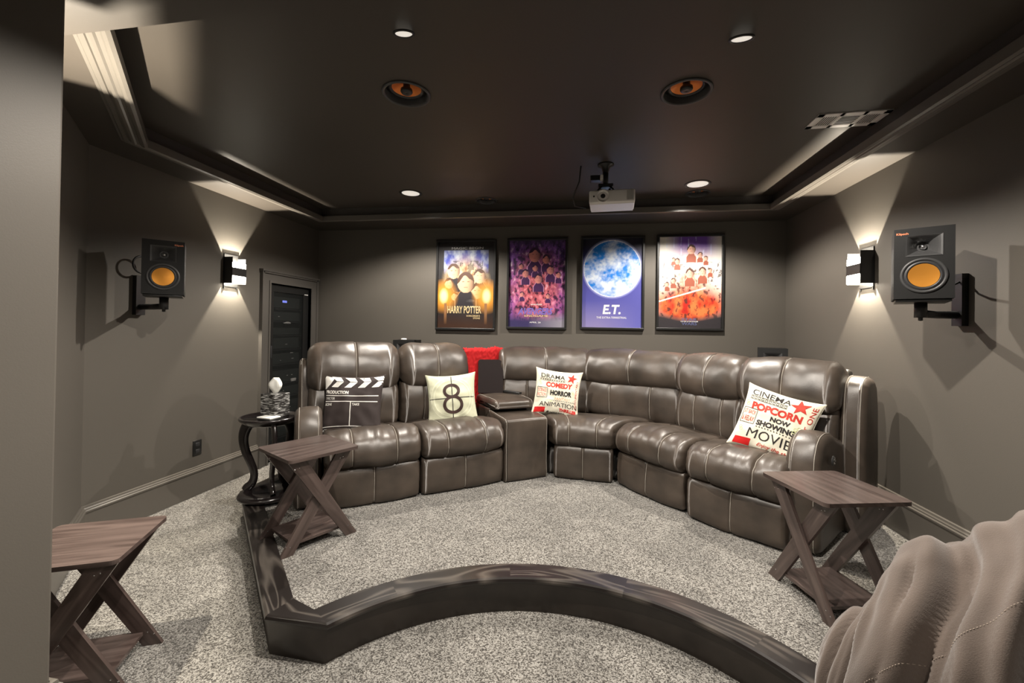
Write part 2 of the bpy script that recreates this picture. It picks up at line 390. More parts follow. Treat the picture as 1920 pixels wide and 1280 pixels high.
for x, y, r, lb in [(-.87, 1.985, .118, 'large round black ceiling speaker with copper cone, over the clapperboard side'), (.48, 2.144, .118, 'large round black ceiling speaker with copper cone, between projector and near downlight'),
                    (-.863, 3.745, .098, 'small round ceiling speaker at back tray edge, above the first two posters'), (.937, 3.735, .098, 'small round ceiling speaker at back tray edge, behind the downlight beside projector')]:
    ceil_speaker(x, y, r, lb)
for x, y in ((-.45, -.55), (.75, -.55)):   # two added unseen fill lamps, brightening the bean bag and sofa fronts
    t = thing('ceiling_downlight', 'added fill lamp over the front of the room, outside the picture', 'ceiling light', (x, y, ZS-.042), 0, 'added fill lamps over the front of the room')
    MB().lathe([(.036, -.001), (.047, -.001), (.049, -.004), (.045, -.006), (.038, -.005), (.033, -.001)], 32).build('trim_ring', M_black, t)
    MB().lathe([(.0001, -.002), (.025, -.0025), (.036, -.0015)], 32).build('diffuser', M_glow, t)
    spot('downlight_lamp', (x, y, ZS-.055), 60, 160, .6, .04)
# air vent
t = thing('air_vent', 'pale rectangular air vent with three slotted grilles in the ceiling', 'vent', (1.385, 2.53, ZC), radians(-1))
mb = MB(); W, D = .34, .165
mb.box(-W/2, W/2, -D/2, -D/2+.032, -.006, 0).box(-W/2, W/2, D/2-.032, D/2, -.006, 0)
for a, b in ((-W/2, -W/2+.03), (-.062, -.045), (.045, .062), (W/2-.03, W/2)): mb.box(a, b, -D/2, D/2, -.006, 0)
mb.build('frame', M_white, t)
MB().box(-W/2+.01, W/2-.01, -D/2+.01, D/2-.01, -.0012, -.0004).build('backing', M_black, t)
for g, (a, b) in enumerate(((-W/2+.03, -.062), (-.045, .045), (.062, W/2-.03))):
    mb = MB()
    if g == 1:
        for k in range(6): yy = -D/2+.040+k*.0165; mb.box(a, b, yy, yy+.004, -.004, -.003)
    else:
        for k in range(7): xx = a+k*(b-a)/7+.004; mb.box(xx, xx+.004, -D/2+.03, D/2-.03, -.004, -.003)
    mb.build('grille', M_white, t)

# ------------------------------------------------------------------ projector
t = thing('projector', 'white ceiling-mounted projector with round front lens', 'projector', (.195, 3.02, 2.2175), radians(-4))
mb = MB(); W, D, Hh = .30, .22, .135
mb.rbox(-W/2, W/2, -D/2, D/2, -.0425, .0425, r=.010)
mb.build('body', M_white, t)
MB().prism([(-D/2+.006, -.040), (D/2-.01, -.040), (D/2-.02, -.050), (-D/2+.016, -.050)], -W/2+.006, W/2-.006, 'x').build('bottom_cover', M_white, t)
R = Matrix.Rotation(pi/2, 4, 'X')
MB().lathe([(.020, -.006), (.036, .004), (.043, .010), (.0435, .002), (.0435, -.03)], 36, c=(-.058, -D/2, .002), mtx=R).build('lens_ring', M_white, t)
MB().lathe([(.0001, .004), (.012, .003), (.021, -.004)], 28, c=(-.058, -D/2, .002), mtx=R).build('lens', M_black, t)
MB().lathe([(.0001, .002), (.006, .002), (.006, -.004)], 16, c=(-.118, -D/2, .002), mtx=R).build('sensor', M_black, t)
mb = MB()
for k in range(9): mb.box(.098+k*.0048, .0998+k*.0048, -D/2-.0012, -D/2+.001, -.030, .034)
mb.build('grille', M_whited, t)
m_ = thing('projector_mount', 'black ceiling bracket and column holding the projector', 'mount', (.150, 3.02, ZC))
MB().lathe([(.0001, 0), (.055, 0), (.055, -.008), (.03, -.02), (.02, -.06), (.0001, -.06)], 24).build('ceiling_plate', M_black, m_)
MB().tube([(0, 0, -.04), (0, 0, -.15)], .02, 12).build('column', M_black, m_)
MB().rbox(-.05, .05, -.045, .045, -.162, -.145, r=.005).build('tilt_plate', M_black, m_)
for sx in (-1, 1):
    for sy in (-1, 1): MB().tube([(sx*.02, sy*.02, -.15), (sx*.05, sy*.045, -.188), (sx*.06, sy*.05, -.207)], .006, 8).build('arm', M_black, m_)
MB().rbox(-.105, -.03, -.03, .03, -.115, -.08, r=.004).build('junction_box', M_black, m_)
MB().rbox(-.038, -.018, -.05, -.02, -.125, -.085, r=.004).build('connector', M_white, m_)
tag(MB().tube([(-.02, 3.0, ZC-.01), (-.03, 3.02, 2.36), (-.075, 3.06, 2.26), (-.06, 3.10, 2.21), (.02, 3.12, 2.20)], .005, 8).build('cable', M_black), 'thin black cable hanging behind the projector', 'cable')

# ------------------------------------------------------------------ sconces
def sconce(loc, rz, label, on=True, top=.066, k=1):
    t = thing('wall_sconce', label, 'wall lamp', loc, rz, 'black up and down wall sconces')
    # local: +y out of the wall
    MB().box(-.070, .070, 0, .008, -.135, .135).box(-.070, -.060, 0, .008, -.150, -.13).box(.060, .070, 0, .008, -.150, -.13).build('back_plate', M_black, t)
    MB().box(-.074, -.068, .0, .085, -.108, .108).box(.068, .074, .0, .085, -.108, .108).box(-.074, .074, .082, .088, -.045, .022).build('housing', M_black, t)
    for s in (-1, 1):
        z0, z1 = (.022, top) if s > 0 else (-.106, -.045)
        MB().rbox(-.070, .070, .077, .089, z0, z1, r=.004).build('glass_panel', M_glassglow, t)
    if on:
        q = Matrix.Translation(loc) @ Matrix.Rotation(rz, 4, 'Z')
        l = bpy.data.lights.new('sconce_bulb', 'POINT'); l.energy = LP_SCONCE*k; l.color = (1, .9, .74); l.shadow_soft_size = .006
        o = bpy.data.objects.new('sconce_bulb', l); C.objects.link(o); o.location = q @ Vector((0, .036, 0))
    return t
sconce((XR, 3.20, 1.765), pi/2, 'black two-way wall sconce on the wall without a door')
sconce((XL, 3.15, 1.765), -pi/2, 'black two-way wall sconce between rack door and wall speaker')
an = (XL+.707*1.27, Y1-.707*1.27)
sconce((an[0], an[1], 1.765), radians(-45), 'black two-way wall sconce on the angled wall behind the near wall edge', top=.066, k=1.1)
# ------------------------------------------------------------------ posters
def lerp(a, b, t): return tuple(a[i]+(b[i]-a[i])*t for i in range(3))
def clamp(x): return max(0., min(1., x))
def blob(x, y, cx, cy, rx, ry): return clamp(1.25-sqrt(((x-cx)/rx)**2+((y-cy)/ry)**2)*1.0)
def fbm(x, y, s, z=0): return noise.fractal(Vector((x*s, y*s, z)), .8, 2.1, 4)*.5+.5
def people(c, x, y, L, hair=(.03, .02, .02), cloth=(.04, .03, .04), skin=(.85, .52, .32), rim=(1, .6, .4)):
    for cx, cy, r in L:
        u, v_ = (x-cx)/r, (y-cy)/(r*.80); d = sqrt(u*u+v_*v_)
        if v_ < -.6 and abs(u) < .45+.85*min(1.2, (-v_-.6)) and v_ > -3.0:
            c = cloth if abs(u) < .36+.8*min(1.2, (-v_-.6)) else rim
        if d < 1.12: c = hair if v_ > .62-.5*u*u*(1+.3*sin(cx*40))+.12*sin(u*5+cx*30) else lerp(skin, hair, clamp(u*.5+.12+.25*abs(u)**3))
        if d < 1.12 and abs(v_-.08) < .05 and .2 < abs(u) < .5: c = lerp(skin, hair, .8)
        if d < 1 and abs(v_+.52) < .05 and abs(u) < .25: c = lerp(skin, (.3, .05, .05), .6)
    return c
def art1(x, y):   # dark with warm glows and cold sky patch
    c = (.018, .016, .018); n = fbm(x, y, 9, 1)
    if .10 < x < .90 and .62 < y < .90: c = lerp(c, lerp((.05, .08, .55), (.75, .85, 1), clamp(n*1.7-.45)), clamp((.62-abs(x-.42))*4)*clamp((y-.62)*12)*.9)
    k = blob(x, y, .5, .55, .36, .26); c = lerp(c, lerp((.30, .10, .02), (.95, .72, .42), clamp(fbm(x, y, 11, 4)*2-.5)), clamp(k*1.6))
    if fbm(x, y, 7, 9) > .56 and .25 < x < .8 and .3 < y < .78: c = lerp(c, (.03, .02, .015), .75)
    c = people(c, x, y, ((.28, .66, .10), (.74, .60, .095), (.20, .52, .07), (.30, .37, .055), (.70, .43, .10), (.50, .53, .135)), skin=(.95, .62, .38), hair=(.10, .04, .02), cloth=(.03, .025, .03), rim=(.5, .3, .15))
    for cx in (.11, .87):
        k = blob(x, y, cx, .37, .22, .17); c = lerp(c, (1, .42, .04), clamp(k*1.1)); k = blob(x, y, cx, .37, .07, .08); c = lerp(c, (1, .95, .5), clamp(k*1.4))
    if abs(x-.14) < .022 and .05 < y < .29 or abs(x-.86) < .022 and .05 < y < .29: c = (.35, .17, .07)
    if y < .2: c = lerp(c, (.05, .02, .01), clamp((.2-y)*6))
    return c
def art2(x, y):
    n = fbm(x, y, 8, 3); n2 = fbm(x+.3, y, 16, 6)
    c = lerp((.05, .02, .12), (.32, .12, .55), clamp(n*1.6-.3))
    k = blob(x, y, .5, .42, .5, .42); c = lerp(c, lerp((.25, .02, .05), (.95, .25, .30), clamp(n2*2-.55)), clamp(k*1.2))
    c = lerp(c, (.92, .72, .9), clamp(n2*5-3.5)*clamp((y-.2)*3)*.8)
    if n2 < .36: c = lerp(c, (.02, .012, .035), .8)
    if y > .26: c = people(c, x, y, ((.46, .83, .095), (.66, .78, .06), (.22, .70, .04), (.47, .68, .045), (.74, .66, .06), (.30, .62, .055), (.88, .60, .04), (.24, .38, .035), (.70, .36, .035), (.53, .56, .065)), skin=(.85, .32, .28), hair=(.05, .02, .06), cloth=(.07, .02, .10), rim=(.95, .45, .75))
    if y < .18: c = lerp(c, lerp((.04, .03, .12), (.35, .33, .40), clamp((x-.35)*1.5)), clamp((.18-y)*9))
    if y > .9: c = lerp(c, (.04, .03, .06), clamp((y-.9)*8))
    return c
def art3(x, y):
    c = lerp((.03, .03, .26), (.14, .14, .50), clamp(1-y*1.3)); c = lerp(c, (.015, .015, .03), clamp((y-.55)*2.6))
    if y < .3: c = lerp(c, (.30, .26, .50), clamp((.3-y)*3)*clamp(1.4-x*1.5))
    dx, dy = x-.5, (y-.66)*1.5; r = sqrt(dx*dx+dy*dy)
    if r < .475:
        n = fbm(x, y*1.5, 5, 2)*.75+fbm(x, y*1.5, 19, 8)*.3
        t_ = clamp(n*2.3-.72+(.66-y)*.9); c = lerp((.0, .20, .72), (.78, .86, .98), t_)
        if r > .465: c = (.95, .95, 1)
    elif r < .51: c = lerp(c, (.55, .6, 1), (.51-r)*18)
    return c
def art4(x, y):
    n = fbm(x, y, 8, 5); n2 = fbm(x, y, 17, 12)
    c = (.93, .88, .82)
    if y > .72: c = lerp(c, (.20, .08, .50), clamp((y-.72)*5)*clamp(1.9-abs(x-.55)*4.4))
    k = blob(x, y, .52, .52, .36, .36); c = lerp(c, lerp((.22, .06, .03), (1, .62, .45), clamp(n2*2.4-.7)), clamp(k*1.1)*(.55 if y > .6 else .95))
    k = blob(x, y, .5, .24, .75, .22); c = lerp(c, lerp((.55, .02, .01), (.98, .22, .06), clamp(n*1.8-.4)), clamp(k*1.5))
    if n2 < .33 and y < .72: c = lerp(c, (.05, .025, .02), .8)
    c = people(c, x, y, ((.52, .86, .06), (.66, .80, .035), (.75, .76, .03), (.30, .73, .04), (.24, .75, .025), (.70, .62, .055), (.82, .63, .03), (.14, .48, .03), (.24, .52, .035), (.50, .60, .06)), skin=(.9, .5, .36), hair=(.09, .04, .03), cloth=(.35, .10, .06), rim=(1, .75, .6)) if y > .30 else c
    if abs(y-(.29+.20*x)) < .008 and x < .75: c = (1, .85, .8)
    ed = .17-.03*cos((x-.5)*5)
    if y < ed: c = lerp(c, (.035, .03, .035), clamp((ed-y)*14))
    if y > .80 and int(x*60) % 7 == 0 and n > .5 and x < .9: c = lerp(c, (.7, .75, 1), .6)
    return c
def poster(x0, x1, z0, z1, art, texts, label, gl=None):
    t = thing('movie_poster', label, 'framed poster', ((x0+x1)/2, YB, (z0+z1)/2), 0, 'framed film posters on the back wall')
    W, Hh = x1-x0, z1-z0; fwid = .022; d = .036
    mb = MB()
    for a, b, c_, e in ((-W/2, W/2, Hh/2-fwid, Hh/2), (-W/2, W/2, -Hh/2, -Hh/2+fwid), (-W/2, -W/2+fwid, -Hh/2+fwid, Hh/2-fwid), (W/2-fwid, W/2, -Hh/2+fwid, Hh/2-fwid)):
        mb.rbox(a, b, -d, 0, c_, e, r=.003, seg=2, sm=False)
    mb.build('frame', M_black, t)
    w_, h_ = W/2-fwid+.004, Hh/2-fwid+.004; nx, nz = 130, 196; v = []; f = []; col = []
    for j in range(nz+1):
        for i in range(nx+1):
            x, y = i/nx, j/nz; v.append((-w_+2*w_*x, -.014, -h_+2*h_*y)); col.append(art(x, y))
    for j in range(nz):
        for i in range(nx): k = j*(nx+1)+i; f.append((k, k+1, k+nx+2, k+nx+1))
    n0 = len(v); mats = [M_poster]; mi = [0]*len(f)
    for (s, cx, cy, tw, th, m, bold, shr) in texts:
        tv, tf = text_mesh(s, bold=bold, shear=shr); b = len(v)
        v += [(-w_+2*w_*(cx+p.x*tw), -.0146, -h_+2*h_*(cy+p.y*th)) for p in tv]; f += [tuple(q+b for q in g) for g in tf]
        if m not in mats: mats.append(m)
        mi += [mats.index(m)]*len(tf)
    o = link('print', v, f, mats, t, False, mi)
    ca = o.data.color_attributes.new('Col', 'FLOAT_COLOR', 'POINT'); buf = []
    for i in range(len(v)): buf += (*(col[i] if i < n0 else (1, 1, 1)), 1)
    ca.data.foreach_set('color', buf)
    MB().box(-w_, w_, -.024, -.0225, -h_, h_).build('glass_pane', M_pglass, t)
M_poster = vcol_mat('poster_print', .45)
poster(-1.530, -.884, 1.297, 2.245, art1, [('HARRY POTTER', .48, .215, .60, .085, M_texthp, .02, 0), ('SORCERER\'S', .64, .145, .24, .02, M_texthp, .01, 0), ('STONE', .70, .118, .12, .02, M_texthp, .01, 0),
    ('MAGIC BEGIN', .52, .925, .56, .026, M_textw, .0, 0)], 'framed film poster in black and gold with a wizard school title, nearest the rack door')
poster(-.767, -.149, 1.318, 2.250, art2, [('AVENGERS', .48, .185, .62, .075, M_textav, .04, .3), ('ENDGAME', .50, .132, .42, .022, M_texthp, .01, 0), ('MARVEL STUDIOS', .50, .262, .2, .016, M_textw, .02, 0), ('APRIL 26', .48, .058, .2, .016, M_textw, .01, 0)],
    'framed film poster in purple and crimson, second from the rack door')
poster(-.018, .604, 1.325, 2.254, art3, [('E.T.', .50, .205, .30, .105, M_textw, .035, .15), ('THE EXTRA-TERRESTRIAL', .50, .115, .50, .022, M_textw, .01, 0)],
    'framed film poster with a big blue moon on indigo, below the projector')
poster(.718, 1.336, 1.331, 2.259, art4, [('STAR', .50, .098, .24, .03, M_textbl, .01, 0), ('THE RISE OF SKYWALKER', .50, .076, .28, .012, M_textw, .01, 0), ('WARS', .50, .052, .24, .03, M_textbl, .01, 0)],
    'framed film poster in white and fiery red, farthest from the rack door')

# ------------------------------------------------------------------ bookshelf speakers on wall brackets
def speaker_parts(t, W, Hh, D):
    """local: front at y=0 facing -y, cabinet to +y, z from 0"""
    MB().rbox(-W/2, W/2, .05, D, 0, Hh, r=.003, seg=2, sm=False).box(-W/2, -W/2+.012, .004, .052, 0, Hh).box(W/2-.012, W/2, .004, .052, 0, Hh).box(-W/2, W/2, .004, .052, 0, Hh*.58).box(-W/2, W/2, .004, .052, Hh-.012, Hh).build('cabinet', M_blackm, t)
    # baffle with horn opening
    hw = W*.31; hz0, hz1 = Hh*.60, Hh*.90
    mb = MB()
    mb.box(-W/2, W/2, -.008, .004, 0, hz0).box(-W/2, W/2, -.008, .004, hz1, Hh).box(-W/2, -hw, -.008, .004, hz0, hz1).box(hw, W/2, -.008, .004, hz0, hz1)
    mb.build('baffle', M_blackm, t)
    zc = (hz0+hz1)/2; th = .026; n = 6; v = []; f = []
    for k in range(n+1):
        s = k/n; e = s**1.6; rr = .030
        ring = []
        for j in range(32):
            a = 2*pi*j/32; cx, sz = cos(a), sin(a); mm = max(abs(cx), abs(sz)); sq = (cx/mm*hw, sz/mm*(hz1-hz0)/2); ci = (cx*.022, sz*.022)
            ring.append((sq[0]*(1-s)+ci[0]*s, -.010+.05*e, zc+sq[1]*(1-s)+ci[1]*s))
        v += ring
    f = [(k*32+j, k*32+(j+1) % 32, (k+1)*32+(j+1) % 32, (k+1)*32+j) for k in range(n) for j in range(32)]
    f.append(tuple(range(n*32, n*32+32)))
    mb = MB(); mb.add(v, f, 0, False); hn = mb.build('horn', M_horn, t)
    R = Matrix.Rotation(pi/2, 4, 'X')
    MB().lathe([(.0001, .012), (.009, .009), (.014, .0)], 24, c=(0, .036, zc), mtx=R).build('tweeter', M_chrome, t)
    wz = Hh*.325; wr = W*.40
    MB().lathe([(wr, .006), (wr*.985, .013), (wr*.86, .013), (wr*.84, .008)], 48, c=(0, 0, wz), mtx=R).build('woofer_ring', M_horn, t)
    MB().lathe([(wr*.86, .008), (wr*.80, .010), (wr*.74, .015), (wr*.68, .012), (wr*.65, .008)], 48, c=(0, 0, wz), mtx=R).build('surround', M_rubber, t)
    MB().lathe([(wr*.66, .0125), (wr*.45, .0100), (wr*.2, .0088), (.0001, .0083)], 48, c=(0, 0, wz), mtx=R).build('cone', M_copper, t)
def badge(t, W, Hh, sx):
    tv, tf = text_mesh('Klipsch', bold=.03); mb = MB()
    mb.add([Vector((sx*W*.36+p.x*.042, -.0095, Hh*.925+p.y*.013)) for p in tv], tf); mb.build('badge', M_klip, t)
spk = []
def wall_speaker(c, rz, tilt, label, sx, side):
    t = thing('bookshelf_speaker', label, 'speaker', c, rz, 'black bookshelf speakers on wall brackets')
    speaker_parts(t, .205, .330, .225); badge(t, .205, .33, sx)
    return t
SR = (1.560, 2.255, 1.490); SL = (-2.535, 2.235, 1.495)
wall_speaker(SR, radians(-30), 0, 'black bookshelf speaker with copper cone, on the wall above the brown bean bag', -1, 1)
wall_speaker(SL, radians(45), 0, 'black bookshelf speaker with copper cone, on the wall above the power outlet', 1, -1)
def bracket(wx, wy, s, z, c, rz, label, cup):
    t = thing('speaker_bracket', label, 'bracket', (0, 0, 0), 0, 'black metal speaker wall brackets')
    q = Matrix.Translation(c) @ Matrix.Rotation(rz, 4, 'Z')
    sp = q @ Vector((0, .10, 0))
    MB().prism([(-.03, -.13), (.03, -.13), (.03, .13), (-.03, .13)], 0, .03, 'x').xf(Matrix.Translation((wx, wy, z)) @ Matrix.Diagonal((-s, 1, 1, 1))).build('wall_plate', M_black, t)
    za = z-.075
    MB().tube([(wx-s*.02, wy, za), (wx-s*.12, wy, za), (sp.x, sp.y, za+.0)], .019, 10).build('arm', M_black, t)
    MB().tube([(sp.x, sp.y, za-.02), (sp.x, sp.y, c[2]-.012)], .024, 14).build('post', M_black, t)
    MB().rbox(-.095, .095, .0, .20, -.014, -.001, r=.003, seg=2, mtx=q).build('tray', M_black, t)
    MB().lathe([(.0001, -.016), (.009, -.014), (.009, 0)], 14, c=(sp.x, sp.y, za-.02)).build('thumb_screw', M_black, t)
    return t
bracket(XR, 2.47, 1, 1.50, SR, radians(-30), 'black metal wall bracket under the speaker above the brown bean bag', 1)
bracket(XL, 2.395, -1, 1.50, SL, radians(45), 'black metal wall bracket under the speaker above the power outlet', -1)
tag(MB().tube([(SR[0]+.17, SR[1]+.17, 1.62), (1.79, 2.44, 1.585), (1.83, 2.45, 1.575), (XR-.004, 2.46, 1.60)], .005, 8).build('speaker_wire', M_black), 'black wire looping from wall speaker to its bracket beside the right wall', 'cable')
pts = [(XL+.06+.0*k, 2.37+.055*cos(a), 1.70+.055*sin(a)) for k, a in enumerate([i*pi/12 for i in range(22)])]
tag(MB().tube(pts, .006, 8).build('speaker_wire', M_black), 'black coiled wire loop behind the speaker above the outlet', 'cable')
# outlet
t = thing('power_outlet', 'black wall power outlet on the plain side wall above the baseboard', 'outlet', (XL, 2.868, .363))
MB().rbox(0, .007, -.037, .037, -.058, .058, r=.003, seg=2).build('cover_plate', M_black, t)
for s in (-1, 1): MB().rbox(.006, .009, -.017, .017, s*.026-.014, s*.026+.014, r=.002, seg=2).build('socket', M_rubber, t)

# ------------------------------------------------------------------ equipment rack behind the glass door
t = thing('equipment_rack', 'black media rack with electronics behind glass door in the side wall', 'rack', (XL-.02, (DY0+DY1)/2, 0))
w2 = (DY1-DY0)/2-.004
mb = MB(); mb.box(-.27, -.26, -w2, w2, .02, DZ-.005).box(-.26, -.01, -w2, -w2+.01, .02, DZ-.005).box(-.26, -.01, w2-.01, w2, .02, DZ-.005).box(-.26, -.01, -w2, w2, .02, .04)
mb.build('cabinet', M_black, t)
dr = MB(); dr.box(-.008, .012, -w2, -w2+.075, .02, DZ-.01).box(-.008, .012, w2-.085, w2, .02, DZ-.01).box(-.008, .012, -w2+.075, w2-.085, .02, .10).box(-.008, .012, -w2+.075, w2-.085, DZ-.075, DZ-.01)
door = dr.build('door', M_black, t)
MB().box(-.002, .002, -w2+.075, w2-.085, .10, DZ-.075).build('glass_pane', M_glass, door)
MB().rbox(.012, .030, -w2+.028, -w2+.044, 1.0, 1.12, r=.004).build('handle', M_rubber, door)
MB().box(.0122, .0135, w2-.07, w2-.012, DZ-.075, DZ-.066).build('label', M_white, door)
zs = [.20, .42, .60, .74, .93, 1.08, 1.22, 1.36, 1.49]; hs = [.16, .12, .09, .12, .10, .11, .07, .09, .11]
for i, (z, h) in enumerate(zip(zs, hs)):
    mb = MB(); mb.rbox(-.22, -.045, -w2+.05, w2-.05, z, z+h, r=.004, seg=2, sm=False); mb.build('component', M_equip, t)
    MB().box(-.24, -.03, -w2+.02, w2-.02, z-.014, z-.006).build('shelf', M_rubber, t)
mb = MB()
for k in range(4): mb.box(-.0445, -.0435, -.03+k*.017, -.018+k*.017, 1.545, 1.567)
mb.build('display', M_led, t)
for yy, zz, ww in [(.10, 1.03, .04), (.05, .80, .02), (.12, .80, .02), (-.05, .96, .012), (.12, .97, .03), (-.09, 1.40, .02), (.1, .47, .02), (0, .65, .015), (.02, 1.12, .03)]:
    MB().box(-.0445, -.0425, yy, yy+ww, zz, zz+.006).build('indicator', M_white, t)
MB().rbox(-.0445, -.03, .11, .18, .735, .765, r=.002, seg=2).build('switch_panel', M_white, t)
# pale model on a rack shelf (a plain wedge-shaped trinket)
tag(MB().lathe([(.0001, .018), (.02, .016), (.05, .008), (.055, 0), (.03, -.004), (.0001, -.005)], 20, c=(0, 0, 0)).xf(Matrix.Translation((XL-.055+.0, (DY0+DY1)/2+.03, 1.336)) @ Matrix.Diagonal((.35, 1, 1, 1))).build('trinket', M_white),
    'small pale disc-shaped trinket on a shelf inside the media rack', 'ornament')

# ------------------------------------------------------------------ X side tables
def x_table(loc, rz, label, W=.385, Hh=.50, fl=-1):
    t = thing('side_table', label, 'side table', loc, rz, 'dark wood side tables with crossed legs')
    h = W/2; th = .016; r = .022
    poly = []
    for cx, cy, a0_ in ((h-r, h-r, 0), (-h+r, h-r, 90), (-h+r, -h+r, 180), (h-r, -h+r, 270)):
        for k in range(6): a = radians(a0_+k*18); poly.append((cx+r*cos(a), cy+r*sin(a)))
    uvproj(MB().prism(poly, Hh-th, Hh).build('table_top', M_walnut, t), (1, 0, 0), (random.random()*9, random.random()*9))
    bw = .074; zt = Hh-th; xt, xb = h*.72, h*.96
    for sy in (-1, 1):
        for k, s in enumerate((fl, -fl)):
            s = s*(1 if sy < 0 else 1)
            yy = sy*(h-.045)+(-sy)*k*.016*1.02
            b = bw/2/cos(atan2(xt+xb, zt))
            poly = [(s*(-xb)-b*0+(-b if s > 0 else -b), 0), (s*(-xb)+b, 0), (s*xt+b, zt), (s*xt-b, zt)]
            poly = [(min(max(px, -h*1.08), h*1.08), pz) for px, pz in poly]
            o = MB().prism(poly, yy-.0075, yy+.0075, 'y').build('leg', M_walnut, t)
            uvproj(o, (s*(xt+xb), 0, zt), (random.random()*9, random.random()*9))
            for (px, pz) in ((s*(-xb)*.9+.01, .045), (s*(-xb)*.9-.012, .055), (s*xt*.9, zt-.04), (s*xt*.92-.02, zt-.045)):
                Rr = Matrix.Rotation(pi/2*(1), 4, 'X')
                MB().lathe([(.0001, .001), (.0028, .0008), (.003, 0)], 8, c=(px, yy-.0075, pz), mtx=Rr).build('screw', M_chrome, o)
    uvproj(MB().box(-h*.72, h*.72, -h+.06, h-.06, .045, .058).build('shelf', M_walnut, t), (1, 0, 0), (4, 2))
    return t
x_table((-1.486, 2.168, ZP), radians(61), 'dark brown crossed-leg side table in front of the clapperboard pillow seat')
x_table((1.105, 2.105, ZP), radians(-75.7), 'dark brown crossed-leg side table in front of the armrest beside the brown bean bag')
x_table((-1.815, 1.325, 0), radians(26), 'dark brown crossed-leg side table on the lower carpet, cut off by the near wall', W=.37, fl=1)

# ------------------------------------------------------------------ round table with curved legs
RT = (-2.075, 2.60)
t = thing('round_table', 'small round black pedestal table with curved legs beside the sofa', 'side table', (RT[0], RT[1], ZP))
MB().lathe([(.0001, .548), (.165, .548), (.172, .556), (.182, .556), (.186, .548), (.184, .540), (.170, .528), (.158, .515), (.145, .508), (.0001, .508)], 56).build('table_top', M_ebony, t)
MB().lathe([(.0001, .050), (.075, .050), (.085, .058), (.150, .058), (.176, .050), (.186, .036), (.184, .026), (.150, .020), (.0001, .020)], 56).build('base', M_ebony, t)
for k in range(3):
    a = radians(k*120+90); MB().lathe([(.0001, 0), (.018, 0), (.024, .008), (.022, .022)], 16, c=(.13*cos(a), .13*sin(a), 0)).build('foot', M_ebony, t)
for k in range(3):
    a = radians(198+k*120); ca, sa = cos(a), sin(a); P = []; n = 28
    prof = [(.09, .512, .03), (.135, .50, .032), (.160, .45, .030), (.165, .39, .027), (.150, .32, .025), (.120, .25, .023), (.098, .19, .022), (.095, .14, .022), (.110, .10, .024), (.135, .075, .026), (.150, .060, .022)]
    v = []; sec = []
    for i in range(len(prof)*4-3):
        s = i/4; j = min(int(s), len(prof)-2); u = s-j
        p0 = prof[max(j-1, 0)]; p1 = prof[j]; p2 = prof[j+1]; p3 = prof[min(j+2, len(prof)-1)]
        sec.append([.5*((2*p1[q])+(-p0[q]+p2[q])*u+(2*p0[q]-5*p1[q]+4*p2[q]-p3[q])*u*u+(-p0[q]+3*p1[q]-3*p2[q]+p3[q])*u**3) for q in range(3)])
    mb = MB(); N = len(sec); v = []
    for i, (r_, z_, wd) in enumerate(sec):
        a_, b_ = sec[max(i-1, 0)], sec[min(i+1, N-1)]; tx, tz = b_[0]-a_[0], b_[1]-a_[1]; L_ = sqrt(tx*tx+tz*tz)+1e-9; nx, nz = -tz/L_, tx/L_
        for k2 in range(12):
            b2 = 2*pi*k2/12; ex = wd*1.15*cos(b2); ey = .016*sin(b2)
            rr = r_+nx*ex; zz = z_+nz*ex
            v.append((rr*ca-ey*sa, rr*sa+ey*ca, zz))
    f = [(i*12+k2, i*12+(k2+1) % 12, (i+1)*12+(k2+1) % 12, (i+1)*12+k2) for i in range(N-1) for k2 in range(12)]
    mb.add(v, f, 0, True).build('leg', M_ebony, t)
# tissue box
mt = mat('scratched_black_wood', (.02, .018, .016), .5)
nt = mt.node_tree; n_ = nt.nodes; tc = n_.new('ShaderNodeTexCoord'); mp = n_.new('ShaderNodeMapping'); mp.inputs['Scale'].default_value = (14, 14, 190)
x_ = n_.new('ShaderNodeTexNoise'); x_.inputs['Scale'].default_value = 1.5; x_.inputs['Detail'].default_value = 5; rp = n_.new('ShaderNodeValToRGB')
rp.color_ramp.elements[0].position = .54; rp.color_ramp.elements[0].color = (.018, .016, .015, 1); rp.color_ramp.elements[1].position = .62; rp.color_ramp.elements[1].color = (.6, .6, .58, 1)
nt.links.new(tc.outputs['Object'], mp.inputs[0]); nt.links.new(mp.outputs[0], x_.inputs['Vector']); nt.links.new(x_.outputs['Fac'], rp.inputs[0]); nt.links.new(rp.outputs[0], n_['Principled BSDF'].inputs['Base Color'])
ZT = ZP+.5485
t = thing('tissue_box', 'black and white scratched tissue box cover on the round table', 'tissue box', (-2.055, 2.62, ZT), radians(-9))
q = .062
mb = MB(); mb.rbox(-q, q, -q, q, 0, .158, r=.003, seg=2, sm=False); mb.build('cover', mt, t)
MB().lathe([(.028, .0005), (.032, .002), (.028, .003)], 24, c=(0, 0, .157)).build('opening', M_black, t)
v = []; f = []; n = 24; rows = 10
for j in range(rows+1):
    s = j/rows
    for i in range(n):
        a = 2*pi*i/n; rad_ = (.014+.038*sin(min(1, s*1.35)*pi*.62))*(1-.55*s**4)*(1+.30*noise.noise(Vector((cos(a)*1.3, sin(a)*1.3, s*1.5+3)))+.10*cos(3*a+s*3))
        v.append((rad_*cos(a), rad_*.55*sin(a),   .157+.100*s+.008*sin(2*a)*s))
f = [(j*n+i, j*n+(i+1) % n, (j+1)*n+(i+1) % n, (j+1)*n+i) for j in range(rows) for i in range(n)]+[tuple(range(rows*n, rows*n+n))]
link('tissue', v, f, M_paper, t, False)
t = thing('coaster', 'stack of a black and a white coaster in front of the tissue box', 'coaster', (-2.020, 2.522, ZT), radians(-9))
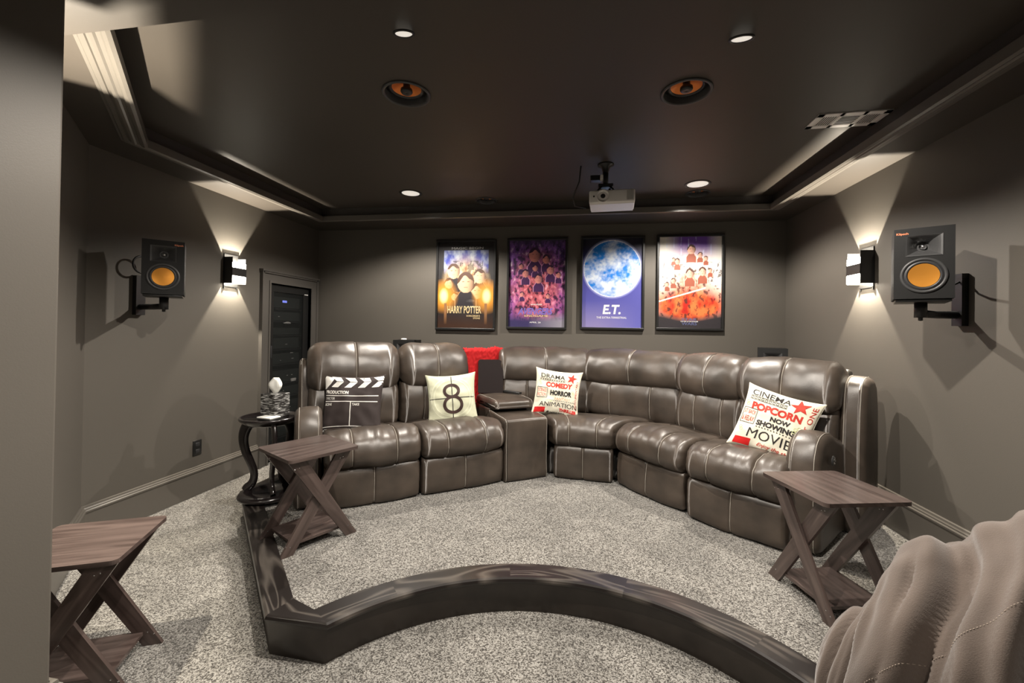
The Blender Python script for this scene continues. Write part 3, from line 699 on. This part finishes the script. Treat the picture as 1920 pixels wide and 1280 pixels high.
MB().rbox(-.055, .055, -.045, .045, 0, .010, r=.003).build('bottom_coaster', M_black, t)
MB().rbox(-.065, .050, -.040, .045, .0105, .020, r=.003).build('top_coaster', M_paper, t)

# ------------------------------------------------------------------ SECTIONAL SOFA
def spline(pts, n):
    m = len(pts); out = []
    for i in range(m):
        p0, p1, p2, p3 = pts[i-1], pts[i], pts[(i+1) % m], pts[(i+2) % m]
        for k in range(n):
            u = k/n
            out.append(tuple(.5*((2*p1[q])+(-p0[q]+p2[q])*u+(2*p0[q]-5*p1[q]+4*p2[q]-p3[q])*u*u+(-p0[q]+3*p1[q]-3*p2[q]+p3[q])*u**3) for q in (0, 1)))
    return out
def cushion(name, W, prof, r, parent, mtx, bulge=.012, bow=0, seams=(), groove=.007, pucker=.004, wob=.004, seed=0, sub=5, warp=None, x0=0, mats=None, endseam=False, rip=0):
    """padded leather form: closed profile in depth and height, swept over the width, rounded ends, sewn seams with pale thread"""
    P = spline(prof, sub); n = len(P); cx = sum(p[0] for p in P)/n; cz = sum(p[1] for p in P)/n
    area = sum(P[i-1][0]*P[i][1]-P[i][0]*P[i-1][1] for i in range(n)); sg = 1 if area > 0 else -1
    N = []
    for i in range(n):
        a, b = P[i-1], P[(i+1) % n]; ty, tz = b[0]-a[0], b[1]-a[1]; L_ = sqrt(ty*ty+tz*tz)+1e-9; N.append((sg*tz/L_, -sg*ty/L_))
    zmin = min(p[1] for p in P)
    xs = sorted(set([r*(1-cos(pi/2*k/6)) for k in range(7)]+[W-r*(1-cos(pi/2*k/6)) for k in range(7)]+[r+(W-2*r)*k/34 for k in range(35)] + [s*W+d for s in seams for d in (-.012, -.006, -.002, 0, .002, .006, .012)]))
    def pt(x, i, extra=0):
        e = min(x, W-x); ins = 0
        if e < r: ins = r*(1-sqrt(max(0, 1-(1-e/r)**2)))
        u = 2*x/W-1; off = bulge*(1-u*u)-ins
        for s in seams: off -= groove*exp(-((x-s*W)/.007)**2)+groove*.5*exp(-abs(x-s*W)/.03)
        y, z = P[i]; s_ = i/n*7
        q = Vector((x*4+seed, y*4, z*4)); off += wob*noise.noise(q*1.3)*1.6+wob*.5*noise.noise(q*4)
        pk = exp(-e/.035)
        for s in seams: pk += .55*exp(-abs(x-s*W)/.03)
        off += pucker*pk*noise.noise(Vector((x*6+seed, y*34, z*34)))*1.6
        if rip: off += rip*noise.noise(Vector((x*26+seed, z*5, y*3)))*exp(-((y-.06)/.13)**2)*max(0, min(1, (z-.33)*9))
        off += extra
        yy = y+N[i][0]*off; zz = z+N[i][1]*off
        if zmin < .04: zz = max(zz, .006)
        yy -= bow*(1-u*u)*max(0, min(1, (cy_f-yy)/.25+.2)) if bow else 0
        xx = x
        if warp: xx, yy = warp(x, yy)
        return Vector((xx+x0, yy, zz))
    cy_f = max(p[0] for p in P)
    v = [pt(x, i) for x in xs for i in range(n)]; K = len(xs)
    f = [(k*n+i, k*n+(i+1) % n, (k+1)*n+(i+1) % n, (k+1)*n+i) for k in range(K-1) for i in range(n)]
    if sg < 0: f = [q[::-1] for q in f]
    f = [q[::-1] for q in f]
    mb = MB(); mb.add(v, f, 0, True)
    for k, x in ((0, xs[0]), (K-1, xs[-1])):
        c = pt(x, 0)*0
        for i in range(n): c += pt(x, i)/n
        c.x += -.004 if k == 0 else .004
        b = len(mb.v); mb.v.append(c)
        for i in range(n):
            tri = (k*n+i, k*n+(i+1) % n, b); mb.f.append(tri if (k == 0) == (sg > 0) else tri[::-1]); mb.mi.append(0); mb.sm.append(True)
    ln = [s*W for s in seams]
    for x in ln: mb.tube([pt(x, i, .0012) for i in range(n)], .0016, 5, 1, closed=True)
    if endseam:
        for x in (r*.75, W-r*.75): mb.tube([pt(x, i, .0012) for i in range(n)], .0016, 5, 1, closed=True)
    o = mb.build(name, mats or [M_leather, M_stitch], parent, mtx)
    bm = bmesh.new(); bm.from_mesh(o.data); bmesh.ops.recalc_face_normals(bm, faces=bm.faces[:]); bm.to_mesh(o.data); bm.free()
    return o
def frame(A, ang, z=ZP): return Matrix.Translation((A[0], A[1], z)) @ Matrix.Rotation(radians(ang), 4, 'Z')
P_SEAT = [(.06, .262), (.0, .272), (-.036, .32), (-.030, .395), (.02, .447), (.12, .468), (.28, .452), (.46, .425), (.57, .40), (.60, .33), (.5, .27), (.3, .26)]
P_FOOT = [(.01, .012), (-.010, .05), (-.014, .13), (-.008, .22), (.015, .256), (.08, .268), (.16, .26), (.18, .13), (.16, .02), (.08, .010)]
P_LUMB = [(.52, .40), (.475, .44), (.455, .52), (.46, .62), (.49, .70), (.54, .745), (.62, .755), (.70, .72), (.72, .56), (.70, .42), (.62, .39)]
P_HEAD = [(.55, .700), (.475, .715), (.435, .78), (.440, .86), (.475, .935), (.545, .985), (.635, .995), (.715, .965), (.77, .90), (.79, .80), (.76, .72), (.65, .695)]
P_SHELL = [(.70, .01), (.66, .3), (.68, .8), (.72, .93), (.78, .95), (.83, .90), (.85, .6), (.86, .3), (.85, .02), (.77, .005)]
P_BOX = [(.12, .01), (.11, .1), (.12, .2), (.3, .21), (.6, .21), (.74, .2), (.75, .1), (.74, .01), (.4, .008)]
sofa = thing('sectional_sofa', 'large curved grey-brown leather sectional sofa with reclining seats on the carpeted platform', 'sofa', (0, 0, 0))
def unit(A, ang, W, seed, back=(0, None), shell=True, bow=.02, hz=0, hr=.05):
    m = frame(A, ang); bw = back[1] or W
    cushion('footrest', W-.008, P_FOOT, .022, sofa, m, bulge=.010, seams=(.5,), seed=seed, x0=.004, bow=bow*.5)
    cushion('seat_cushion', W-.004, P_SEAT, .035, sofa, m, bulge=.016, seams=(.27, .73), seed=seed+3, x0=.002, bow=bow, pucker=.008, wob=.008, rip=.011)
    cushion('lumbar_cushion', bw-.03, P_LUMB, .04, sofa, m, bulge=.018, seams=(.32, .72), seed=seed+5, x0=back[0]+.015, pucker=.007, wob=.006)
    cushion('headrest', bw-.008, [(p, q+hz*max(0, (q-.72)/.27)) for p, q in P_HEAD], hr, sofa, m, bulge=.020, seams=(.5,), seed=seed+7, x0=back[0]+.004, wob=.007, pucker=.006)
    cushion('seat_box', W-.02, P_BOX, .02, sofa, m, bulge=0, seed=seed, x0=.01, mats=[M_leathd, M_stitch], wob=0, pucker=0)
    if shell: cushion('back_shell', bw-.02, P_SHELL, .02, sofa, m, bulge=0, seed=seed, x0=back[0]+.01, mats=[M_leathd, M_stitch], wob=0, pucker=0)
unit((-1.590, 2.468), 35.1, .617, 1, back=(-.105, .675), hz=.035, hr=.085)
unit((-1.079, 2.830), 37.6, .640, 11, back=(-.045, .60), hz=.030, hr=.10)
# right-hand run
unit((.283, 3.357), -49.5, .600, 21, back=(.145, .565), hr=.07)
unit((.668, 2.850), -41, .560, 31, back=(.095, .585), hr=.06)
# corner wedge: narrow front, two angled backs
Aw = (-.208, 3.392); ww = .468; angw = -5.0; mw_ = frame(Aw, angw)
tl, trr = sin(radians(39)), sin(radians(44))
def wwarp(x, y):
    u = x/ww; g = max(0, y)
    return (-g*.72)*(1-u)+(ww+g*.88)*u, y
cushion('footrest', ww-.008, P_FOOT, .022, sofa, mw_, seams=(.5,), seed=41, x0=.004)
cushion('seat_cushion', ww-.004, P_SEAT, .03, sofa, mw_, bulge=.014, seams=(.27, .73), seed=43, warp=wwarp, pucker=.006, wob=.006, rip=.006)
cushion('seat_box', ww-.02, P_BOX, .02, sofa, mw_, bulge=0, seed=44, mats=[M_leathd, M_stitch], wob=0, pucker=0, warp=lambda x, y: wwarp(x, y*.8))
mL = frame((-.653, 3.375), 11.3); mR = frame((-.215, 3.605), -29.0)
for m, W_, sd in ((mL, .875, 51), (mR, .925, 61)):
    cushion('lumbar_cushion', W_-.02, P_LUMB, .04, sofa, m, bulge=.018, seams=(.30, .70), seed=sd, x0=.01, pucker=.007, wob=.006)
    cushion('headrest', W_-.006, P_HEAD, .05, sofa, m, bulge=.012, seams=(.5,), seed=sd+2, x0=.003, wob=.007, pucker=.006)
P_SHW = [(.66, .01), (.64, .3), (.66, .8), (.70, .9), (.74, .88), (.76, .6), (.76, .3), (.74, .02), (.70, .005)]
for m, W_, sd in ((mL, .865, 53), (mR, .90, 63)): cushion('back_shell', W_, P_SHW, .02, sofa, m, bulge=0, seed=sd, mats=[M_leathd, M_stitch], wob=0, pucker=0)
# armrests and side wings
P_ARM = [(.02, .01), (-.012, .15), (-.022, .35), (-.015, .49), (.03, .575), (.11, .615), (.22, .61), (.34, .57), (.45, .54), (.62, .535), (.70, .48), (.70, .2), (.68, .01), (.35, .005)]
P_WING = [(.56, .01), (.53, .3), (.53, .6), (.56, .82), (.61, .895), (.70, .915), (.79, .895), (.85, .80), (.88, .5), (.88, .1), (.86, .01), (.7, .005)]
mA = frame((.668, 2.850), -41) @ Matrix.Translation((.525, .085, 0))
ar = cushion('armrest', .165, P_ARM, .035, sofa, mA, bulge=.012, seed=71, endseam=True)
cushion('side_wing', .135, P_WING, .04, sofa, frame((.668, 2.850), -41), bulge=.004, seed=73, x0=.655, endseam=True)
mB = frame((-1.590, 2.468), 35.1) @ Matrix.Translation((-.170, .075, 0))
cushion('armrest', .165, P_ARM, .035, sofa, mB, bulge=.012, seed=75, endseam=True)
cushion('side_wing', .115, P_WING, .03, sofa, frame((-1.590, 2.468), 35.1), bulge=.004, seed=77, x0=-.155, endseam=True)
bt = MB().lathe([(.0001, .008), (.020, .008), (.026, .004), (.027, 0)], 28, c=(.183, .135, .49), mtx=Matrix.Rotation(pi/2, 4, 'Y')).build('power_control', M_horn, sofa, mA)
for k in range(5):
    a = 2*pi*k/5; MB().lathe([(.0001, .010), (.004, .010), (.0045, .008)], 12, c=(.183, .135+.013*cos(a), .49+.013*sin(a)), mtx=Matrix.Rotation(pi/2, 4, 'Y')).build('button', M_chrome, bt)
# console between left seats and wedge
mC = frame((-.556, 3.195), 34.6); cw = .372
P_CF = [(.0, .008), (.0, .15), (.0, .30), (.0, .44), (.012, .466), (.04, .475), (.18, .482), (.33, .488), (.345, .46), (.345, .2), (.345, .02), (.33, .006), (.1, .006)]
cushion('console_front', cw-.004, P_CF, .012, sofa, mC, bulge=.003, seed=81, pucker=.001, wob=.002, endseam=True, sub=6)
P_CB = [(.35, .008), (.35, .3), (.35, .48), (.37, .50), (.5, .50), (.70, .50), (.72, .48), (.72, .2), (.71, .01), (.5, .006)]
cushion('console_box', cw-.01, P_CB, .012, sofa, mC, bulge=.003, seed=83, pucker=.001, wob=.002, x0=.005)
P_CL = [(.235, .515), (.222, .54), (.235, .570), (.30, .582), (.45, .585), (.60, .584), (.66, .57), (.67, .54), (.655, .512), (.45, .506)]
cushion('console_lid', cw-.012, P_CL, .028, sofa, mC, bulge=.006, seed=85, pucker=.002, wob=.004, x0=.006, endseam=True)

# red shaggy throw over the gap behind the console
v = []; f = []; nu, nv = 70, 90
for j in range(nv+1):
    s = j/nv
    for i in range(nu+1):
        x = -.10+.50*i/nu
        L_ = s*1.10
        if L_ < .50: y, z, ny, nz = .69, .46+L_, -1, 0
        elif L_ < .60: a = (L_-.50)/.10*pi; y, z, ny, nz = .722-.032*cos(a), .96+.032*sin(a), -cos(a), sin(a)
        else: y, z, ny, nz = .754, .96-(L_-.60), 1, 0
        q = Vector((x*60, s*60, 1)); d_ = .012*noise.noise(q)+.010*noise.noise(q*2.3)+.008*noise.noise(Vector((x*9, s*8, 4)))
        v.append((x+.006*noise.noise(q*1.7+Vector((5, 5, 5))), y+ny*d_, z+nz*d_+.012*noise.noise(Vector((x*7, 3, 3)))))
for j in range(nv):
    for i in range(nu): k = j*(nu+1)+i; f.append((k, k+1, k+nu+2, k+nu+1))
rt_ = link('throw_blanket', v, f, M_red, None, True); rt_.matrix_world = mC
so = rt_.modifiers.new('s', 'SOLIDIFY'); so.thickness = .012
tag(rt_, 'bright red shaggy throw hanging behind the sofa console', 'blanket')
# dark panel leaning in front of the throw
Mp = mat('dark_mesh_panel', (.017, .012, .012), .8, spec=.2, bump=.6, bscale=900)
poly = []
W_, H_ = .225, .300
for cx, cy, a0_, r in ((W_/2-.05, H_-.05, 0, .05), (-W_/2+.02, H_-.02, 90, .02), (-W_/2+.01, .01, 180, .01), (W_/2-.01, .01, 270, .01)):
    for k in range(7): a = radians(a0_+k*15); poly.append((cx+r*cos(a), cy+r*sin(a)))
o = MB().prism(poly, -.008, .008, 'y').build('panel_screen', Mp)
o.matrix_world = mC @ Matrix.Translation((.120, .60, .592)) @ Matrix.Rotation(radians(-20), 4, 'Z') @ Matrix.Rotation(radians(-9), 4, 'X')
tag(o, 'upright dark mesh panel with rounded corner standing on the console before the red throw', 'panel')
# remote
t = thing('remote_control', 'slim black remote control lying on the console lid', 'remote'); t.matrix_world = mC @ Matrix.Translation((.285, .50, .597)) @ Matrix.Rotation(radians(-62), 4, 'Z')
MB().rbox(-.095, .095, -.022, .022, 0, .017, r=.005).build('body', M_black, t)
k_ = [(-.08+.016*i, .011*j) for i in range(10) for j in (-1, 0, 1)]
for x, y in k_: MB().rbox(x-.004, x+.004, y-.003, y+.003, .0165, .0185, r=.001, seg=1).build('button', M_rubber, t)

# ------------------------------------------------------------------ PILLOWS
def pillow(label, S, T, mtx, base, prints, seed):
    n = 44; v = []; f = []
    def sp(u, v_, side=-1, ex=0):
        px = u*S/2*(1-.085*(1-v_*v_)+.02*abs(v_)**6); pz = v_*S/2*(1-.085*(1-u*u)+.02*abs(u)**6)
        uu = min(1, abs(u)); vv = min(1, abs(v_))
        t_ = T/2*((1-uu**2.2)*(1-vv**2.2))**.5
        ed = (1-uu)*(1-vv)
        w_ = .012*noise.noise(Vector((u*3+seed, v_*3, side*2.)))+.010*exp(-min(1-uu, 1-vv)/.18)*noise.noise(Vector((u*9+seed, v_*9, side)))
        t_ += w_*min(1, ((1-uu)*(1-vv))**.5*3)
        sag = .012*noise.noise(Vector((u*1.2+seed, v_*1.2, 9)))
        return Vector((px, side*(t_+.003+ex)+sag, pz))
    G = [sin(pi/2*(-1+2*k/n)) for k in range(n+1)]
    mb = MB()
    for side in (-1, 1):
        vv = [sp(a, b, side) for b in G for a in G]
        ff = [(j*(n+1)+i, j*(n+1)+i+1, (j+1)*(n+1)+i+1, (j+1)*(n+1)+i) for j in range(n) for i in range(n)]
        if side > 0: ff = [q[::-1] for q in ff]
        mb.add(vv, ff, 0, True)
    rim = [sp(a, -1, 1, -.003) for a in G]+[sp(1, b, 1, -.003) for b in G[1:]]+[sp(a, 1, 1, -.003) for a in G[::-1][1:]]+[sp(-1, b, 1, -.003) for b in G[::-1][1:-1]]
    mb.tube([Vector((p.x, p.y-.0, p.z)) for p in rim], .0035, 6, 0, closed=True)
    mats = [base]
    def mi(m):
        if m not in mats: mats.append(m)
        return mats.index(m)
    for lay, pr_ in enumerate(prints):
        kind = pr_[0]; ex = .0007 if lay == 0 else .0016+.00025*(lay % 7)
        if kind == 'text':
            _, s, cx, cy, w_, h_, m, bold, shr, rot = pr_
            tv, tf = text_mesh(s, bold=bold, shear=shr); bmm = bmesh.new()
            vs_ = [bmm.verts.new((p.x*w_*cos(rot)-p.y*h_*sin(rot)+cx, p.x*w_*sin(rot)+p.y*h_*cos(rot)+cy, 0)) for p in tv]
            for q in tf:
                try: bmm.faces.new([vs_[i] for i in q])
                except ValueError: pass
        else:
            _, pts, m = pr_; bmm = bmesh.new()
            if kind == 'line':
                (ax, ay), (bx, by), wd = pts; L_ = sqrt((bx-ax)**2+(by-ay)**2); nx, ny = -(by-ay)/L_*wd/2, (bx-ax)/L_*wd/2; K = 24; row = []
                for k in range(K+1):
                    tt = k/K; x, y = ax+(bx-ax)*tt, ay+(by-ay)*tt; row.append((bmm.verts.new((x+nx, y+ny, 0)), bmm.verts.new((x-nx, y-ny, 0))))
                for k in range(K): bmm.faces.new((row[k][0], row[k][1], row[k+1][1], row[k+1][0]))
            elif kind == 'ring':
                cx, cy, rx, ry, wd = pts; K = 64; row = []
                for k in range(K):
                    a = 2*pi*k/K; row.append((bmm.verts.new((cx+rx*cos(a), cy+ry*sin(a), 0)), bmm.verts.new((cx+(rx-wd)*cos(a), cy+(ry-wd)*sin(a), 0))))
                for k in range(K): q = (k+1) % K; bmm.faces.new((row[k][0], row[q][0], row[q][1], row[k][1]))
            elif kind == 'poly': bmm.faces.new([bmm.verts.new((x, y, 0)) for x, y in pts])
            elif kind == 'quad':
                x0_, y0_, x1_, y1_ = pts; K = (30 if lay == 0 else 8); g = [[bmm.verts.new((x0_+(x1_-x0_)*i/K, y0_+(y1_-y0_)*j/K, 0)) for i in range(K+1)] for j in range(K+1)]
                for j in range(K):
                    for i in range(K): bmm.faces.new((g[j][i], g[j][i+1], g[j+1][i+1], g[j+1][i]))
        if kind in ('text', 'poly'):
            bmesh.ops.triangulate(bmm, faces=bmm.faces[:])
            for _ in range(2):
                le = [e for e in bmm.edges if e.calc_length() > .06]
                if le: bmesh.ops.subdivide_edges(bmm, edges=le, cuts=2); bmesh.ops.triangulate(bmm, faces=bmm.faces[:])
        bmm.verts.index_update()
        mb.add([sp(max(-1, min(1, p.co.x)), max(-1, min(1, p.co.y)), -1, ex) for p in bmm.verts], [tuple(q.index for q in fc.verts) for fc in bmm.faces], mi(m), True); bmm.free()
    o = mb.build('throw_pillow', mats); o.matrix_world = mtx
    tag(o, label, 'pillow'); return o
def pose(p, rz, tilt, roll): return Matrix.Translation(p) @ Matrix.Rotation(radians(rz), 4, 'Z') @ Matrix.Rotation(radians(-tilt), 4, 'X') @ Matrix.Rotation(radians(roll), 4, 'Y')
K_, B_, R_, BR, O_, G_, W_ = M_printk, M_printb, M_printr, M_printbr, M_printo, M_printg, M_printw
pr1 = [('quad', (-.98, .60, .98, .985), M_clap), ('poly', [(-.99, .97), (-.62, .93), (-.74, .72), (-.92, .52), (-.99, .5)], W_)]
for k in range(4):
    x = -.72+k*.46
    pr1 += [('poly', [(x, .60), (x+.24, .60), (x+.42, .80), (x+.18, .80)], W_), ('poly', [(x+.18, .82), (x+.42, .82), (x+.30, .97), (x-.02, .97)], W_)]
pr1 += [('line', ((-.93, .30), (.93, .30), .028), W_), ('line', ((-.93, .10), (.93, .10), .028), W_), ('line', ((.02, .10), (.02, -.76), .028), W_), ('line', ((-.95, -.76), (.95, -.76), .026), W_),
        ('text', 'PRODUCTION', -.50, .42, .84, .12, W_, .04, 0, 0), ('text', 'DIRECTOR', -.74, .20, .36, .085, W_, .01, 0, 0), ('text', 'SCENE', -.79, .0, .28, .085, W_, .03, 0, 0), ('text', 'TAKE', .20, .0, .26, .085, W_, .03, 0, 0), ('text', 'DATE', -.83, -.87, .20, .08, W_, .01, 0, 0)]
pr2 = [('ring', (0, 0, .92, .92, .03), M_ring), ('ring', (0, 0, .80, .80, .03), M_ring), ('line', ((0, .97), (0, -.97), .035), K_), ('line', ((-.97, 0), (.97, 0), .03), K_),
       ('ring', (-.02, .31, .37, .32, .13), B_), ('ring', (.02, -.28, .435, .40, .13), B_)]
def star(cx, cy, r, rot=.2): return [(cx+(r if k % 2 == 0 else r*.42)*sin(rot+k*pi/5), cy+(r if k % 2 == 0 else r*.42)*cos(rot+k*pi/5)) for k in range(10)]
def puffs(cs): return [('ring', (x, y, .05, .045, .014), G_) for x, y in cs]
pr3 = [('text', 'DRAMA', -.25, .72, 1.08, .19, K_, .012, 0, 0)]+[('quad', (-.83+k*.105, .535, -.77+k*.105, .57), K_) for k in range(11)]+[('line', ((-.84, .595), (.34, .595), .012), K_), ('line', ((-.84, .51), (.34, .51), .012), K_)]
pr3 += [('poly', star(.60, .70, .24), R_), ('text', 'COMEDY', .06, .34, 1.22, .24, R_, .05, 0, 0), ('text', 'HORROR', .18, -.02, 1.00, .24, K_, .06, 0, 0), ('text', 'SCIENCE', -.70, .06, .40, .15, R_, .0, 0, 0), ('text', 'FICTION', -.70, -.14, .40, .15, R_, .0, 0, 0),
        ('line', ((-.93, .18), (-.46, .18), .02), K_), ('line', ((-.93, -.26), (-.46, -.26), .02), K_), ('line', ((-.46, .18), (-.46, -.26), .02), K_), ('line', ((-.93, .18), (-.93, -.26), .02), K_),
        ('text', 'FANTASY', .28, -.27, .72, .13, O_, .0, 0, 0), ('text', 'ANIMATION', .10, -.55, 1.70, .20, K_, .0, 0, 0), ('text', 'THRILLER', .55, -.77, .78, .14, BR, .05, 0, 0), ('text', 'Romance', .0, -.92, .80, .12, K_, .02, .4, 0),
        ('quad', (-.93, -.93, -.46, -.70), BR), ('text', 'DOCUMENTARY', .88, .0, 1.2, .09, R_, .0, 0, pi/2)]+[('quad', (-.30+k*.085, -.385, -.262+k*.085, -.355), K_) for k in range(14)]+puffs([(-.85, .45), (-.8, .36), (-.45, -.38), (-.35, -.36), (-.25, -.39), (.72, .1), (.75, .02)])
pr4 = [('text', 'CINEMA', -.28, .77, 1.10, .20, K_, .012, 0, 0), ('line', ((-.86, .645), (.22, .645), .016), K_), ('line', ((-.86, .53), (.22, .53), .016), K_)]+[('ring', (-.80+k*.108, .588, .042, .042, .013), K_) for k in range(10)]
pr4 += [('poly', star(.52, .72, .27, -.25), R_), ('text', 'POPCORN', -.02, .33, 1.42, .25, R_, .05, 0, 0), ('text', 'NOW', .18, .06, .56, .16, K_, .05, 0, 0), ('text', 'SHOWING', .10, -.16, 1.10, .18, K_, .05, 0, 0),
        ('text', 'SIT BACK', -.73, .10, .36, .13, R_, 0, 0, 0), ('text', '& RELAX', -.73, -.12, .36, .16, R_, 0, 0, 0), ('line', ((-.94, .22), (-.52, .22), .016), K_), ('line', ((-.94, -.26), (-.52, -.26), .016), K_), ('line', ((-.52, .22), (-.52, -.26), .016), K_), ('line', ((-.94, .22), (-.94, -.26), .016), K_),
        ('text', 'MOVIES', .12, -.54, 1.40, .30, K_, 0, 0, 0), ('text', 'Enjoy the show', .28, -.84, 1.02, .14, R_, .01, .35, 0), ('quad', (-.88, -.96, -.42, -.74), BR), ('text', 'ADMIT ONE', .87, .10, 1.45, .13, R_, 0, 0, pi/2)]
pr4 += [('quad', (-.42+k*.085, -.315, -.385+k*.085, -.283), K_) for k in range(14)]+puffs([(-.88, .42), (-.86, .33), (-.84, -.42), (-.80, -.50), (.62, .0), (.68, -.08), (.60, -.1), (.70, .06)])
pillow('black and white clapperboard print pillow reading PRODUCTION on the sofa', .425, .13, pose((-1.610, 2.840, .755), 13, 14, 0), M_clap, pr1, 3)
pillow('sage green throw pillow printed with a large numeral 8', .39, .13, pose((-1.010, 3.285, .755), 20, 14, -4), M_sage, pr2, 8)
pillow('cream word-print pillow reading DRAMA COMEDY HORROR beside the console', .385, .12, pose((-.195, 3.60, .785), 5, 12, 6), M_cream, pr3, 13)
pillow('cream word-print pillow reading POPCORN NOW SHOWING MOVIES by the armrest', .405, .14, pose((1.165, 2.815, .765), -29, 22, 14), M_cream, pr4, 19)

# ------------------------------------------------------------------ speakers standing behind the sofa
def stand_speaker(loc, rz, label):
    t = thing('stand_speaker', label, 'speaker', loc, rz, 'black speakers standing behind the sofa')
    q = speaker_parts(t, .22, .36, .22)
    MB().box(-.02, .02, .09, .13, -.66, 0).box(-.11, .11, .0, .22, -.678, -.66).build('stand', M_black, t)
    return t
stand_speaker((-1.760, 4.06, ZP+.68), radians(4), 'black horn speaker peeking above the sofa with a white puck on top')
stand_speaker((1.615, 3.955, ZP+.68), radians(-20), 'black horn speaker peeking above the sofa in the corner without a door')
tag(MB().lathe([(.0001, .016), (.024, .015), (.03, .010), (.03, 0), (.0001, 0)], 24, c=(-1.79, 4.13, ZP+1.041)).build('puck', M_white), 'small white round puck on top of the speaker behind the sofa', 'device')

# ------------------------------------------------------------------ brown bean bag
bc = Vector((1.235, 1.19, .27)); ra, rb, rcz = .622, .30, .640
v = []; f = []; nu, nv = 220, 200; mb = MB()
def bag(u, t, ex=0):
    """u along x pole to pole, t round"""
    ph = pi*u; x = -cos(ph); rr = sin(ph)**.92; yy = cos(t); zz = sin(t)
    ry = rb if yy > 0 else .36
    y = yy*rr; z = zz*rr
    w_ = x*3.0-1.25*yy+.45*(1-zz)+.45*noise.noise(Vector((x*1.7, yy*1.3, zz*1.3+5)))
    n1 = noise.noise(Vector((w_*1.8, t*.25, 2.2))); fold = exp(-(n1/.15)**2)
    n2 = noise.noise(Vector((w_*3.1+4, t*.5, 6.1))); fold2 = exp(-(n2/.13)**2)*max(0, min(1, .5+noise.noise(Vector((x*2, yy*2, zz*2)))*1.6))
    near = min(1, max(0, (.75-yy)*1.1)); amp = (.3+.7*near)*min(1, sin(ph)*1.5)
    d = amp*(-.085*fold-.040*fold2+.05*n1)+.045*noise.noise(Vector((x*2.2+4, y*2.2, z*2.2)))+.016*noise.noise(Vector((x*7, y*5, z*5)))+ex
    p = Vector((x*ra*(1+d), y*ry*(1+d/ry*.6), z*rcz*(1+d)))+bc
    p.z = max(p.z, .004+.0*u); return p
for i in range(nu+1):
    for j in range(nv): v.append(bag(.004+.992*i/nu, 2*pi*j/nv))
f = [(i*nv+j, i*nv+(j+1) % nv, (i+1)*nv+(j+1) % nv, (i+1)*nv+j) for i in range(nu) for j in range(nv)]
f += [tuple(range(nv))[::-1], tuple(range(nu*nv, (nu+1)*nv))]
mb.add(v, f, 0, True)
for tt, u0, u1 in ((2.0, .08, .5), (1.75, .5, .86)):   # stitched seams as short pale stitches
    for k in range(120):
        u = u0+(u1-u0)*k/120; t_ = tt+.10*sin(u*8)
        mb.tube([bag(u, t_, .0008), bag(u+.0018, t_, .0008)], .0007, 4, 1)
o = mb.build('bean_bag', [M_suede, M_seam])
tag(o, 'large slouchy brown suede bean bag with deep folds in the near corner', 'bean bag')
